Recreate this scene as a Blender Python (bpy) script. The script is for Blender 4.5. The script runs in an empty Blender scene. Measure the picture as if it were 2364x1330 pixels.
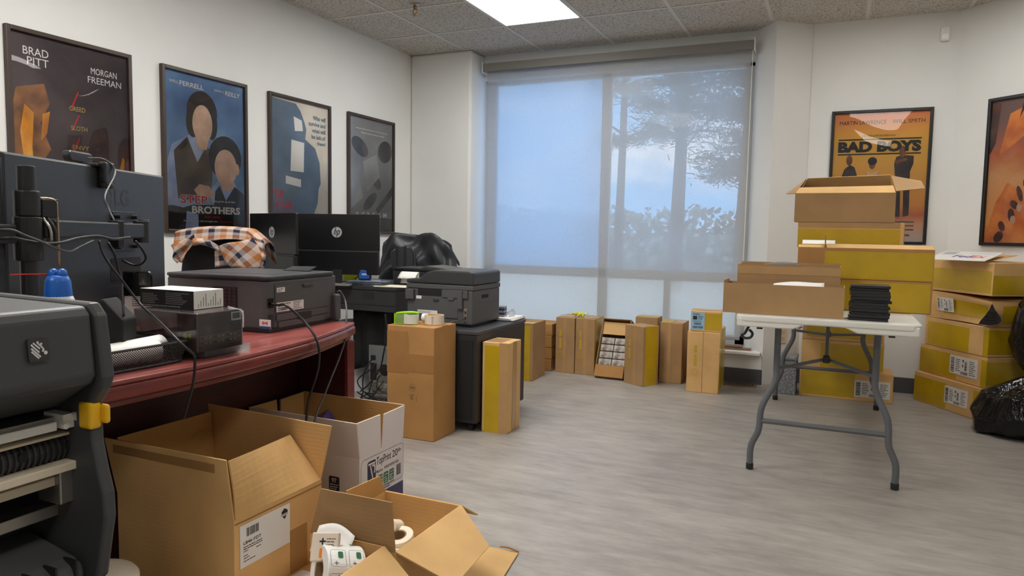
import bpy, math, random
import numpy as np
from mathutils import Matrix, Vector
random.seed(7)
SC = bpy.context.scene
COL = SC.collection
PI = math.pi

# ---------------------------------------------------------------- camera, world, exposure
CAMH = 1.095
FPX = 1652.71
YAW, PITCH, ROLL = math.radians(24.18592669), math.radians(4.52725327), math.radians(0.94385219)
def cam_axes():
    fw = Vector((-math.sin(YAW)*math.cos(PITCH), math.cos(YAW)*math.cos(PITCH), -math.sin(PITCH)))
    r = Vector((math.cos(YAW), math.sin(YAW), 0)); u = r.cross(fw)
    return (math.cos(ROLL)*r + math.sin(ROLL)*u, -math.sin(ROLL)*r + math.cos(ROLL)*u, fw)
CR, CU, CF = cam_axes()
CO = Vector((0, 0, CAMH))
cam = bpy.data.cameras.new('camera'); camo = bpy.data.objects.new('camera', cam); COL.objects.link(camo)
cam.sensor_width = 36.0; cam.lens = FPX/2364*36.0; cam.clip_start = 0.02; cam.clip_end = 300
camo.matrix_world = Matrix(((CR.x, CU.x, -CF.x, 0), (CR.y, CU.y, -CF.y, 0), (CR.z, CU.z, -CF.z, CAMH), (0, 0, 0, 1)))
SC.camera = camo
SC.view_settings.view_transform = 'Standard'; SC.view_settings.look = 'None'
SC.view_settings.exposure = 0.0; SC.view_settings.gamma = 1.0; SC.view_settings.use_curve_mapping = False
LIGHT_STRENGTH = 10.0       # ceiling panel diffusers
SKY_STRENGTH = 2.9
SC.cycles.max_bounces = 8; SC.cycles.diffuse_bounces = 5; SC.cycles.transparent_max_bounces = 12
SC.cycles.use_denoising = True

def lin(c):
    return tuple((x/12.92 if x <= 0.04045 else ((x+0.055)/1.055)**2.4) for x in [v/255.0 for v in c])
def make_world():
    w = bpy.data.worlds.new('sky'); SC.world = w; w.use_nodes = True
    nt = w.node_tree; nt.nodes.clear()
    out = nt.nodes.new('ShaderNodeOutputWorld'); bg = nt.nodes.new('ShaderNodeBackground')
    tc = nt.nodes.new('ShaderNodeTexCoord'); ns = nt.nodes.new('ShaderNodeTexNoise'); cr = nt.nodes.new('ShaderNodeValToRGB')
    mp = nt.nodes.new('ShaderNodeMapping'); mp.inputs['Scale'].default_value = (2.2, 2.2, 5)
    nt.links.new(tc.outputs['Generated'], mp.inputs['Vector']); nt.links.new(mp.outputs['Vector'], ns.inputs['Vector'])
    ns.inputs['Scale'].default_value = 2.2; ns.inputs['Detail'].default_value = 4
    cr.color_ramp.elements[0].position = 0.42; cr.color_ramp.elements[0].color = (0.24, 0.55, 1.0, 1)
    cr.color_ramp.elements[1].position = 0.62; cr.color_ramp.elements[1].color = (0.86, 0.92, 1.0, 1)
    nt.links.new(ns.outputs['Fac'], cr.inputs['Fac']); nt.links.new(cr.outputs['Color'], bg.inputs['Color'])
    bg.inputs['Strength'].default_value = SKY_STRENGTH
    nt.links.new(bg.outputs['Background'], out.inputs['Surface'])
make_world()

# ---------------------------------------------------------------- points of the room from the photograph's rays
def ray(x, y):
    return CR*((x-1182)/FPX) - CU*((y-665)/FPX) + CF
def pz(x, y, z): d = ray(x, y); return CO + d*((z-CAMH)/d.z)
def pX(x, y, v): d = ray(x, y); return CO + d*(v/d.x)
def pY(x, y, v): d = ray(x, y); return CO + d*(v/d.y)
def pd(x, y, d): return CO + ray(x, y)*d

# ---------------------------------------------------------------- materials
MATS = {}
def pm(name, rgb, rough=0.5, noise=0.0, nscale=8.0, bump=0.0, bscale=60.0, metal=0.0, spec=0.5, coat=0.0, rgb2=None, stretch=(1, 1, 1), detail=3):
    if name in MATS: return MATS[name]
    m = bpy.data.materials.new(name); m.use_nodes = True
    nt = m.node_tree; b = nt.nodes['Principled BSDF']
    c = lin(rgb); b.inputs['Base Color'].default_value = (*c, 1)
    b.inputs['Roughness'].default_value = rough; b.inputs['Metallic'].default_value = metal
    b.inputs['Specular IOR Level'].default_value = spec
    if coat: b.inputs['Coat Weight'].default_value = coat; b.inputs['Coat Roughness'].default_value = 0.08
    tc = nt.nodes.new('ShaderNodeTexCoord'); mp = nt.nodes.new('ShaderNodeMapping'); mp.inputs['Scale'].default_value = stretch
    nt.links.new(tc.outputs['Object'], mp.inputs['Vector'])
    if noise or rgb2:
        ns = nt.nodes.new('ShaderNodeTexNoise'); ns.inputs['Scale'].default_value = nscale; ns.inputs['Detail'].default_value = detail
        nt.links.new(mp.outputs['Vector'], ns.inputs['Vector'])
        cr = nt.nodes.new('ShaderNodeValToRGB')
        c2 = lin(rgb2) if rgb2 else tuple(x*(1-noise) for x in c)
        c1 = c if rgb2 else tuple(min(1, x*(1+noise*0.5)) for x in c)
        cr.color_ramp.elements[0].position = 0.35; cr.color_ramp.elements[0].color = (*c2, 1)
        cr.color_ramp.elements[1].position = 0.65; cr.color_ramp.elements[1].color = (*c1, 1)
        nt.links.new(ns.outputs['Fac'], cr.inputs['Fac']); nt.links.new(cr.outputs['Color'], b.inputs['Base Color'])
    if bump:
        n2 = nt.nodes.new('ShaderNodeTexNoise'); n2.inputs['Scale'].default_value = bscale; n2.inputs['Detail'].default_value = 3
        nt.links.new(mp.outputs['Vector'], n2.inputs['Vector'])
        bp = nt.nodes.new('ShaderNodeBump'); bp.inputs['Strength'].default_value = bump; bp.inputs['Distance'].default_value = 0.004
        nt.links.new(n2.outputs['Fac'], bp.inputs['Height']); nt.links.new(bp.outputs['Normal'], b.inputs['Normal'])
    MATS[name] = m
    return m

def cardboard(name, rgb, dark=0.12):
    """kraft board: blotchy fibre colour and faint flute ribs"""
    if name in MATS: return MATS[name]
    m = pm(name, rgb, 0.82, noise=dark, nscale=5, spec=0.25, detail=5)
    nt = m.node_tree; b = nt.nodes['Principled BSDF']
    tc = nt.nodes.new('ShaderNodeTexCoord'); wv = nt.nodes.new('ShaderNodeTexWave')
    wv.bands_direction = 'Z'; wv.inputs['Scale'].default_value = 26; wv.inputs['Distortion'].default_value = 0.6
    ns = nt.nodes.new('ShaderNodeTexNoise'); ns.inputs['Scale'].default_value = 9
    nt.links.new(tc.outputs['Object'], wv.inputs['Vector']); nt.links.new(tc.outputs['Object'], ns.inputs['Vector'])
    ad = nt.nodes.new('ShaderNodeMath'); ad.operation = 'MULTIPLY_ADD'; ad.inputs[1].default_value = 0.22
    nt.links.new(wv.outputs['Fac'], ad.inputs[0]); nt.links.new(ns.outputs['Fac'], ad.inputs[2])
    bp = nt.nodes.new('ShaderNodeBump'); bp.inputs['Strength'].default_value = 0.10; bp.inputs['Distance'].default_value = 0.006
    nt.links.new(ad.outputs['Value'], bp.inputs['Height']); nt.links.new(bp.outputs['Normal'], b.inputs['Normal'])
    return m

def emis(name, rgb, s):
    m = bpy.data.materials.new(name); m.use_nodes = True; nt = m.node_tree; nt.nodes.clear()
    o = nt.nodes.new('ShaderNodeOutputMaterial'); e = nt.nodes.new('ShaderNodeEmission')
    e.inputs['Color'].default_value = (*lin(rgb), 1); e.inputs['Strength'].default_value = s
    nt.links.new(e.outputs[0], o.inputs[0]); MATS[name] = m; return m

def glassy(name, fog=0.0, fogrgb=(235, 240, 248), noise=False, tint=(255, 255, 255), rough=0.02, ior=1.45, clear=1.0):
    """thin pane: clear + mirror by fresnel, with a share of scattering fog (condensation)"""
    m = bpy.data.materials.new(name); m.use_nodes = True; nt = m.node_tree; nt.nodes.clear()
    o = nt.nodes.new('ShaderNodeOutputMaterial')
    tr = nt.nodes.new('ShaderNodeBsdfTransparent'); tr.inputs['Color'].default_value = (*lin(tint), 1)
    gl = nt.nodes.new('ShaderNodeBsdfGlossy'); gl.inputs['Roughness'].default_value = rough
    fr = nt.nodes.new('ShaderNodeFresnel'); fr.inputs['IOR'].default_value = ior
    mx = nt.nodes.new('ShaderNodeMixShader')
    nt.links.new(fr.outputs[0], mx.inputs[0]); nt.links.new(tr.outputs[0], mx.inputs[1]); nt.links.new(gl.outputs[0], mx.inputs[2])
    last = mx
    if fog > 0:
        tl = nt.nodes.new('ShaderNodeBsdfTranslucent'); tl.inputs['Color'].default_value = (*lin(fogrgb), 1)
        m2 = nt.nodes.new('ShaderNodeMixShader'); m2.inputs[0].default_value = fog
        if noise:
            tc = nt.nodes.new('ShaderNodeTexCoord'); ns = nt.nodes.new('ShaderNodeTexNoise'); ns.inputs['Scale'].default_value = 1.6; ns.inputs['Detail'].default_value = 6
            mp = nt.nodes.new('ShaderNodeMapRange'); mp.inputs['From Min'].default_value = 0.3; mp.inputs['From Max'].default_value = 0.7
            mp.inputs['To Min'].default_value = max(0, fog-0.12); mp.inputs['To Max'].default_value = min(1, fog+0.12)
            nt.links.new(tc.outputs['Object'], ns.inputs['Vector']); nt.links.new(ns.outputs['Fac'], mp.inputs['Value']); nt.links.new(mp.outputs[0], m2.inputs[0])
        nt.links.new(mx.outputs[0], m2.inputs[1]); nt.links.new(tl.outputs[0], m2.inputs[2]); last = m2
    nt.links.new(last.outputs[0], o.inputs[0]); MATS[name] = m; return m

# ---------------------------------------------------------------- geometry collector
FONT_CACHE = {}
def text_geo(s, bold):
    k = (s, bold)
    if k not in FONT_CACHE:
        cu = bpy.data.curves.new('lettering', 'FONT'); cu.body = s; cu.size = 1.0; cu.offset = bold; cu.resolution_u = 3
        cu.fill_mode = 'BOTH'
        ob = bpy.data.objects.new('lettering', cu); COL.objects.link(ob)
        dg = bpy.context.evaluated_depsgraph_get(); dg.update()
        me = bpy.data.meshes.new_from_object(ob.evaluated_get(dg))
        vs = [(v.co.x, v.co.y) for v in me.vertices]; fs = [tuple(p.vertices) for p in me.polygons]
        bpy.data.objects.remove(ob); bpy.data.curves.remove(cu); bpy.data.meshes.remove(me)
        FONT_CACHE[k] = (vs, fs)
    return FONT_CACHE[k]

def catmull(pts, n=6):
    P = [Vector(p) for p in pts]
    if len(P) < 3: return P
    Q = [P[0]*2-P[1]] + P + [P[-1]*2-P[-2]]; out = []
    for i in range(1, len(Q)-2):
        for k in range(n):
            t = k/n; a, b, c, d = Q[i-1], Q[i], Q[i+1], Q[i+2]
            out.append(0.5*((2*b)+(c-a)*t+(2*a-5*b+4*c-d)*t*t+(3*b-a-3*c+d)*t**3))
    out.append(P[-1]); return out

class G:
    def __init__(s): s.v = []; s.f = []
    def add(s, vs, fs, M=None):
        o = len(s.v)
        s.v += [tuple(M @ Vector(v)) for v in vs] if M is not None else [tuple(v) for v in vs]
        s.f += [tuple(i+o for i in f) for f in fs]; return s
    def box(s, x0, x1, y0, y1, z0, z1, M=None):
        vs = [(x0,y0,z0),(x1,y0,z0),(x1,y1,z0),(x0,y1,z0),(x0,y0,z1),(x1,y0,z1),(x1,y1,z1),(x0,y1,z1)]
        return s.add(vs, [(3,2,1,0),(4,5,6,7),(0,1,5,4),(1,2,6,5),(2,3,7,6),(3,0,4,7)], M)
    def prism(s, pts, z0, z1, M=None):
        n = len(pts)
        a = sum(pts[i][0]*pts[(i+1) % n][1]-pts[(i+1) % n][0]*pts[i][1] for i in range(n))
        if a < 0: pts = pts[::-1]
        vs = [(p[0], p[1], z0) for p in pts] + [(p[0], p[1], z1) for p in pts]
        fs = [tuple(range(n))[::-1], tuple(range(n, 2*n))] + [(i, (i+1) % n, n+(i+1) % n, n+i) for i in range(n)]
        return s.add(vs, fs, M)
    def panel(s, q, t=0.004):
        q = [Vector(p) for p in q]; n = (q[1]-q[0]).cross(q[3]-q[0])
        n.normalize(); h = n*(t/2)
        vs = [p+h for p in q] + [p-h for p in q]
        return s.add(vs, [(0,1,2,3),(7,6,5,4),(4,5,1,0),(5,6,2,1),(6,7,3,2),(7,4,0,3)])
    def tube(s, pts, r, n=8, smooth=6, flat=1.0):
        P = catmull(pts, smooth) if smooth else [Vector(p) for p in pts]
        rings = []; t0 = (P[1]-P[0]).normalized()
        up = Vector((0, 0, 1)) if abs(t0.z) < 0.9 else Vector((1, 0, 0))
        a = t0.cross(up).normalized()
        for i, p in enumerate(P):
            t = (P[min(i+1, len(P)-1)]-P[max(i-1, 0)])
            if t.length < 1e-9: t = t0
            t.normalize(); a = (a-t*a.dot(t)).normalized(); b = t.cross(a)
            rr = r(i/(len(P)-1)) if callable(r) else r
            rings.append([p+(a*math.cos(2*PI*k/n)+b*math.sin(2*PI*k/n)*flat)*rr for k in range(n)])
        vs = [v for rg in rings for v in rg]; fs = []
        for i in range(len(P)-1):
            for k in range(n): fs.append((i*n+k, i*n+(k+1) % n, (i+1)*n+(k+1) % n, (i+1)*n+k))
        fs.append(tuple(range(n))[::-1]); fs.append(tuple((len(P)-1)*n+k for k in range(n)))
        return s.add(vs, fs)
    def cyl(s, p0, p1, r0, r1=None, n=16):
        p0, p1 = Vector(p0), Vector(p1); r1 = r0 if r1 is None else r1
        return s.tube([p0, p1], lambda t: r0+(r1-r0)*t, n, 0)
    def lathe(s, prof, n=24, M=None):
        vs = []; fs = []
        for (r, z) in prof:
            for k in range(n): vs.append((max(r, 1e-4)*math.cos(2*PI*k/n), max(r, 1e-4)*math.sin(2*PI*k/n), z))
        for i in range(len(prof)-1):
            for k in range(n): fs.append((i*n+k, i*n+(k+1) % n, (i+1)*n+(k+1) % n, (i+1)*n+k))
        if prof[0] != prof[-1]:
            fs.append(tuple(range(n))[::-1]); fs.append(tuple((len(prof)-1)*n+k for k in range(n)))
        return s.add(vs, fs, M)
    def grid(s, fn, nu, nv, M=None, closeu=False):
        vs = [fn(i/nu, j/nv) for j in range(nv+1) for i in range(nu+1)]; fs = []
        for j in range(nv):
            for i in range(nu):
                a = j*(nu+1)+i; fs.append((a, a+1, a+nu+2, a+nu+1))
        return s.add(vs, fs, M)
    def text(s, st, M, size, bold=0.0, align='L', sx=1.0, x=0, y=0, z=0.0):
        vs, fs = text_geo(st, bold)
        if not vs: return s
        xs = [v[0] for v in vs]; w = (max(xs)-min(xs))*size*sx; off = {'L': 0, 'C': -w/2, 'R': -w}[align]
        return s.add([(x+off+(v[0]-min(xs))*size*sx, y+v[1]*size, z) for v in vs], fs, M)
    def text_fit(s, st, M, w, h, x=0, y=0, z=0.0, bold=0.0):
        vs, fs = text_geo(st, bold)
        xs = [v[0] for v in vs]; ys = [v[1] for v in vs]; x0, y0 = min(xs), min(ys); sx, sy = w/(max(xs)-x0), h/(max(ys)-y0)
        return s.add([(x+(v[0]-x0)*sx, y+(v[1]-y0)*sy, z) for v in vs], fs, M)
    def rect(s, u0, u1, v0, v1, M=None, z=0.0):
        return s.add([(u0,v0,z),(u1,v0,z),(u1,v1,z),(u0,v1,z)], [(0,1,2,3)], M)
    def poly(s, pts, M=None, z=0.0):
        n = len(pts); a = sum(pts[i][0]*pts[(i+1) % n][1]-pts[(i+1) % n][0]*pts[i][1] for i in range(n))
        if a < 0: pts = pts[::-1]
        return s.add([(p[0], p[1], z) for p in pts], [tuple(range(n))], M)
    def barcode(s, u0, u1, v0, v1, M=None, z=0.0, vert=False, seed=1):
        rd = random.Random(seed); x = 0.0; L = (v1-v0) if vert else (u1-u0)
        while x < L*0.97:
            w = L*rd.choice((0.015, 0.03, 0.045)); w = min(w, L-x)
            if vert: s.rect(u0, u1, v0+x, v0+x+w, M, z)
            else: s.rect(u0+x, u0+x+w, v0, v1, M, z)
            x += w+L*rd.choice((0.015, 0.03, 0.02))
        return s
    def lines(s, u0, u1, vs, h, M=None, z=0.0, seed=1):
        rd = random.Random(seed)
        for v in vs:
            x = u0; end = u0+(u1-u0)*rd.uniform(0.6, 1.0)
            while x < end-h:
                w = min(h*rd.uniform(1.2, 5), end-x); s.rect(x, x+w, v, v+h, M, z); x += w+h*0.6
        return s
    def mesh(s, name, smooth=False):
        me = bpy.data.meshes.new(name); me.from_pydata(s.v, [], s.f); me.update()
        if smooth:
            me.polygons.foreach_set('use_smooth', [True]*len(me.polygons)); me.update()
        return me

def tag(o, label=None, cat=None, group=None, kind=None):
    if label: o['label'] = label
    if cat: o['category'] = cat
    if group: o['group'] = group
    if kind: o['kind'] = kind
    return o
def finish(o, m, bev, solid, sub, seg=2):
    if m is not None: o.data.materials.append(m)
    if solid: md = o.modifiers.new('thickness', 'SOLIDIFY'); md.thickness = solid; md.offset = 0
    if bev: md = o.modifiers.new('bevel', 'BEVEL'); md.width = bev; md.segments = seg; md.limit_method = 'ANGLE'; md.angle_limit = math.radians(35)
    if sub: md = o.modifiers.new('subdivision', 'SUBSURF'); md.levels = sub; md.render_levels = sub
def single(name, g, m, label=None, cat=None, loc=(0, 0, 0), rz=0, group=None, kind=None, bev=0, smooth=False, world=False, solid=0, sub=0):
    M = Matrix.Translation(loc) @ Matrix.Rotation(rz, 4, 'Z')
    if world:
        Mi = M.inverted(); g.v = [tuple(Mi @ Vector(v)) for v in g.v]
    o = bpy.data.objects.new(name, g.mesh(name, smooth)); COL.objects.link(o); o.matrix_world = M
    finish(o, m, bev, solid, sub); return tag(o, label, cat, group, kind)
class Thing:
    def __init__(s, name, label, cat, loc=(0, 0, 0), rz=0, group=None, M=None, kind=None):
        s.o = bpy.data.objects.new(name, None); COL.objects.link(s.o); s.o.empty_display_size = 0.05
        s.M = M if M is not None else Matrix.Translation(loc) @ Matrix.Rotation(rz, 4, 'Z')
        s.o.matrix_world = s.M; tag(s.o, label, cat, group, kind); s.Mi = s.M.inverted()
    def part(s, name, g, m, parent=None, bev=0, smooth=False, world=False, solid=0, sub=0, label=None, kind=None, seg=2):
        if world: g.v = [tuple(s.Mi @ Vector(v)) for v in g.v]
        o = bpy.data.objects.new(name, g.mesh(name, smooth)); COL.objects.link(o)
        o.parent = parent or s.o
        finish(o, m, bev, solid, sub, seg); return tag(o, label, None, None, kind)
def struct(name, g, m, bev=0, smooth=False):
    return single(name, g, m, kind='structure', bev=bev, smooth=smooth)
def copy_thing(root, loc, rz=None, label=None):
    r = root.copy(); COL.objects.link(r); r.location = loc
    if rz is not None: r.rotation_euler = (0, 0, rz)
    if label: r['label'] = label
    for ch in list(root.children):
        c = ch.copy(); COL.objects.link(c); c.parent = r
        for g in list(ch.children):
            d = g.copy(); COL.objects.link(d); d.parent = c
    return r
def frame_m(o, U, N):
    """matrix whose x runs along U, y up the surface, z out along N"""
    U = Vector(U).normalized(); N = Vector(N).normalized(); V = N.cross(U)
    return Matrix(((U.x, V.x, N.x, o[0]), (U.y, V.y, N.y, o[1]), (U.z, V.z, N.z, o[2]), (0, 0, 0, 1)))
def fm(L, W, H, face):
    """face of a box centred on x,y and standing on z=0; u to the right, v up, as seen from outside"""
    return {'f': frame_m((-L/2, -W/2, 0), (1, 0, 0), (0, -1, 0)), 'r': frame_m((L/2, -W/2, 0), (0, 1, 0), (1, 0, 0)),
            'b': frame_m((L/2, W/2, 0), (-1, 0, 0), (0, 1, 0)), 'l': frame_m((-L/2, W/2, 0), (0, -1, 0), (-1, 0, 0)),
            't': frame_m((-L/2, -W/2, H), (1, 0, 0), (0, 0, 1))}[face]
def ell(cx, cy, rx, ry, n=20, a0=0, a1=2*PI, rot=0):
    out = []
    for k in range(n if a1-a0 > 6.2 else n+1):
        t = a0+(a1-a0)*k/n; x, y = rx*math.cos(t), ry*math.sin(t)
        out.append((cx+x*math.cos(rot)-y*math.sin(rot), cy+x*math.sin(rot)+y*math.cos(rot)))
    return out
def rrect(u0, u1, v0, v1, r, n=4):
    out = []
    for cx, cy, a in ((u1-r, v0+r, -PI/2), (u1-r, v1-r, 0), (u0+r, v1-r, PI/2), (u0+r, v0+r, PI)):
        out += [(cx+r*math.cos(a+PI/2*k/n), cy+r*math.sin(a+PI/2*k/n)) for k in range(n+1)]
    return out

# palette
KRAFT = cardboard('kraft_board', (214, 172, 114)); KRAFT_DARK = cardboard('brown_board', (168, 134, 94)); KRAFT_PALE = cardboard('pale_board', (212, 172, 116))
KRAFT_IN = cardboard('board_inside', (192, 148, 90)); KRAFT_WARM = cardboard('warm_board', (176, 130, 78))
TAPE_Y = pm('yellow_packing_tape', (190, 156, 22), 0.34, noise=0.1, nscale=7, bump=0.15, bscale=40, coat=0.2)
TAPE_CLEAR = pm('clear_packing_tape', (180, 142, 96), 0.25, noise=0.06, nscale=9)
PAPER = pm('white_paper', (232, 230, 226), 0.6); INK = pm('black_ink', (26, 26, 28), 0.6); GREYINK = pm('grey_ink', (110, 108, 106), 0.6)
LABELW = pm('label_paper', (226, 224, 220), 0.45)
BLACK = pm('black_plastic', (32, 32, 34), 0.42, bump=0.08, bscale=300); BLACK_MATTE = pm('black_matte', (20, 20, 22), 0.7); BLACK_GLOSS = pm('black_gloss', (14, 14, 16), 0.12)
CHARC = pm('charcoal_plastic', (80, 80, 81), 0.5, noise=0.05, nscale=12, bump=0.06, bscale=400); CHARC2 = pm('dark_charcoal_plastic', (54, 54, 57), 0.38)
CHROME = pm('chrome', (200, 196, 188), 0.2, metal=1.0); STEEL = pm('dull_steel', (170, 166, 158), 0.38, metal=0.9)
CORD = pm('black_cord', (18, 18, 20), 0.45); WHITE_PL = pm('white_plastic', (228, 226, 220), 0.4)
YELLOW = pm('yellow_plastic', (232, 178, 20), 0.4)

# ================================================================ SETTING
CEIL = 2.615; XL = -3.465; YF = -2.6; XR = 2.6
WALL = pm('wall_paint', (224, 224, 221), 0.75, noise=0.02, nscale=3, bump=0.05, bscale=150, spec=0.3)
WHITE_TRIM = pm('white_trim', (226, 224, 218), 0.5)
RUBBER = pm('grey_rubber_base', (72, 72, 76), 0.55)
def floor_mat():
    m = bpy.data.materials.new('grey_vinyl_plank'); m.use_nodes = True; nt = m.node_tree; b = nt.nodes['Principled BSDF']
    L = nt.links.new; N = nt.nodes.new
    tc = N('ShaderNodeTexCoord')
    mp = N('ShaderNodeMapping'); mp.inputs['Scale'].default_value = (1, 1, 1); L(tc.outputs['Object'], mp.inputs['Vector'])
    br = N('ShaderNodeTexBrick'); br.inputs['Scale'].default_value = 1; br.inputs['Brick Width'].default_value = 1.22; br.inputs['Row Height'].default_value = 0.18
    br.inputs['Mortar Size'].default_value = 0.0012; br.inputs['Color1'].default_value = (0.42, 0.42, 0.42, 1); br.inputs['Color2'].default_value = (0.6, 0.6, 0.6, 1); br.inputs['Mortar'].default_value = (0.30, 0.30, 0.30, 1)
    L(mp.outputs['Vector'], br.inputs['Vector'])
    m2 = N('ShaderNodeMapping'); m2.inputs['Scale'].default_value = (3.2, 11, 1); L(tc.outputs['Object'], m2.inputs['Vector'])
    n1 = N('ShaderNodeTexNoise'); n1.inputs['Scale'].default_value = 1.6; n1.inputs['Detail'].default_value = 8; n1.inputs['Roughness'].default_value = 0.66; L(m2.outputs['Vector'], n1.inputs['Vector'])
    m3 = N('ShaderNodeMapping'); m3.inputs['Scale'].default_value = (1.0, 2.6, 1); L(tc.outputs['Object'], m3.inputs['Vector'])
    n2 = N('ShaderNodeTexNoise'); n2.inputs['Scale'].default_value = 1.3; n2.inputs['Detail'].default_value = 4; L(m3.outputs['Vector'], n2.inputs['Vector'])
    a = N('ShaderNodeMath'); a.operation = 'MULTIPLY_ADD'; a.inputs[1].default_value = 0.45; L(n2.outputs['Fac'], a.inputs[0])
    a2 = N('ShaderNodeMath'); a2.operation = 'MULTIPLY'; a2.inputs[1].default_value = 0.8; L(n1.outputs['Fac'], a2.inputs[0]); L(a2.outputs[0], a.inputs[2])
    a3 = N('ShaderNodeMath'); a3.operation = 'MULTIPLY_ADD'; a3.inputs[1].default_value = 0.22; L(br.outputs['Color'], a3.inputs[0]); L(a.outputs[0], a3.inputs[2])
    cr = N('ShaderNodeValToRGB'); e = cr.color_ramp.elements
    e[0].position = 0.45; e[0].color = (*lin((124, 118, 113)), 1); e[1].position = 1.0; e[1].color = (*lin((180, 173, 164)), 1)
    x = cr.color_ramp.elements.new(0.72); x.color = (*lin((155, 149, 142)), 1)
    L(a3.outputs[0], cr.inputs['Fac']); L(cr.outputs['Color'], b.inputs['Base Color'])
    b.inputs['Roughness'].default_value = 0.42; b.inputs['Specular IOR Level'].default_value = 0.4
    bp = N('ShaderNodeBump'); bp.inputs['Strength'].default_value = 0.12; bp.inputs['Distance'].default_value = 0.003
    L(n1.outputs['Fac'], bp.inputs['Height']); L(bp.outputs['Normal'], b.inputs['Normal'])
    return m
def ceil_mat():
    m = bpy.data.materials.new('mineral_ceiling_tile'); m.use_nodes = True; nt = m.node_tree; b = nt.nodes['Principled BSDF']
    L = nt.links.new; N = nt.nodes.new
    tc = N('ShaderNodeTexCoord'); n1 = N('ShaderNodeTexNoise'); n1.inputs['Scale'].default_value = 85; n1.inputs['Detail'].default_value = 3; L(tc.outputs['Object'], n1.inputs['Vector'])
    n2 = N('ShaderNodeTexNoise'); n2.inputs['Scale'].default_value = 1.2; L(tc.outputs['Object'], n2.inputs['Vector'])
    cr = N('ShaderNodeValToRGB'); e = cr.color_ramp.elements
    e[0].position = 0.34; e[0].color = (*lin((140, 134, 126)), 1); e[1].position = 0.50; e[1].color = (*lin((202, 197, 188)), 1)
    L(n1.outputs['Fac'], cr.inputs['Fac']); L(cr.outputs['Color'], b.inputs['Base Color']); b.inputs['Roughness'].default_value = 0.9; b.inputs['Specular IOR Level'].default_value = 0.1
    bp = N('ShaderNodeBump'); bp.inputs['Strength'].default_value = 0.4; bp.inputs['Distance'].default_value = 0.004; L(n1.outputs['Fac'], bp.inputs['Height']); L(bp.outputs['Normal'], b.inputs['Normal'])
    return m
PLAN = [(XL, YF), (XR, YF), (XR, 3.8), (0.70, 5.70), (-0.211, 5.70), (-0.446, 5.50), (-0.60, 5.72), (-0.60, 5.95), (-2.863, 5.95), (-2.863, 5.47), (XL, 5.47)]
struct('floor', G().prism([(XL-.2, YF-.2), (XR+.2, YF-.2), (XR+.2, 6.0), (XL-.2, 6.0)], -0.10, 0), floor_mat())
struct('ceiling', G().prism([(XL-.1, YF-.1), (XR+.1, YF-.1), (XR+.1, 6.05), (XL-.1, 6.05)], CEIL, CEIL+.05), ceil_mat())
# suspended grid: T bars just proud of the tiles
g = G(); GX = [-2.92+.61*k for k in range(-1, 10)]; GY = [4.935-.61*k for k in range(13)]
for x in GX: 
    if XL < x < XR: g.box(x-.012, x+.012, YF, 5.72 if -2.863 < x < -.6 else (5.47 if x < 0 else min(5.70, 6.40-x)), CEIL-.004, CEIL)
for y in GY: 
    if y > YF: g.box(XL, min(XR, 6.40-y), y-.012, y+.012, CEIL-.0045, CEIL)
struct('trim_1', g, pm('grid_paint', (206, 202, 194), 0.5))
# shadow-gap edge angle along the walls
g = G()
for a, b in ((XL, 0), ):
    g.box(XL, XL+.02, YF, 5.47, CEIL-.003, CEIL); g.box(XL, -2.863, 5.45, 5.47, CEIL-.003, CEIL); g.box(-.21, .70, 5.68, 5.70, CEIL-.003, CEIL)
struct('trim_2', g, MATS['grid_paint'])

struct('wall_left', G().box(XL-.1, XL, YF-.1, 5.95, 0, CEIL), WALL)
struct('wall_back_left', G().box(XL, -2.868, 5.47, 5.95, 0, CEIL), WALL, bev=0.02)
struct('wall_window_header', G().box(-2.868, -.60, 5.72, 5.95, 2.40, CEIL), WALL)
struct('wall_window_low', G().box(-2.868, -.452, 5.50, 5.95, 0, .212), WALL)
struct('wall_pillar', G().prism([(-.606, 5.725), (-.446, 5.50), (-.211, 5.705), (-.205, 5.97), (-.606, 5.97)], 0, CEIL), WALL)
struct('wall_back_right', G().box(-.211, .76, 5.70, 5.80, 0, CEIL), WALL)
d45 = Matrix.Translation((.70, 5.70, 0)) @ Matrix.Rotation(-PI/4, 4, 'Z')
struct('wall_angled', G().box(0, 2.72, 0, .1, 0, CEIL, d45), WALL)
struct('wall_right', G().box(XR, XR+.1, YF-.1, 3.9, 0, CEIL), WALL)
struct('wall_front', G().box(XL-.1, XR+.1, YF-.1, YF, 0, CEIL), WALL)
struct('window_sill', G().box(-2.866, -.462, 5.475, 5.80, .212, .236), WHITE_TRIM, bev=.005)
bb = lambda n, g: struct(n, g, RUBBER, bev=.003)
bb('baseboard_left', G().box(XL, XL+.008, YF, 5.47, 0, .10))
bb('baseboard_back_left', G().box(XL, -2.86, 5.462, 5.47, 0, .10))
bb('baseboard_window', G().box(-2.866, -.447, 5.49, 5.5, 0, .11).box(-2.866, -.447, 5.484, 5.5, 0, .012))
pl = Vector((.235, .205, 0)).normalized(); pn = Vector((pl.y, -pl.x, 0))
bb('baseboard_pillar', G().box(0, .312, 0, .01, 0, .11, frame_m((-.446, 5.50, 0), pl, pn) @ Matrix.Rotation(PI/2, 4, 'X') @ Matrix.Scale(-1, 4, (0, 1, 0))))
bb('baseboard_back_right', G().box(-.21, .70, 5.69, 5.70, 0, .11))
bb('baseboard_angled', G().box(0, 2.7, -.01, 0, 0, .11, d45))

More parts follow.
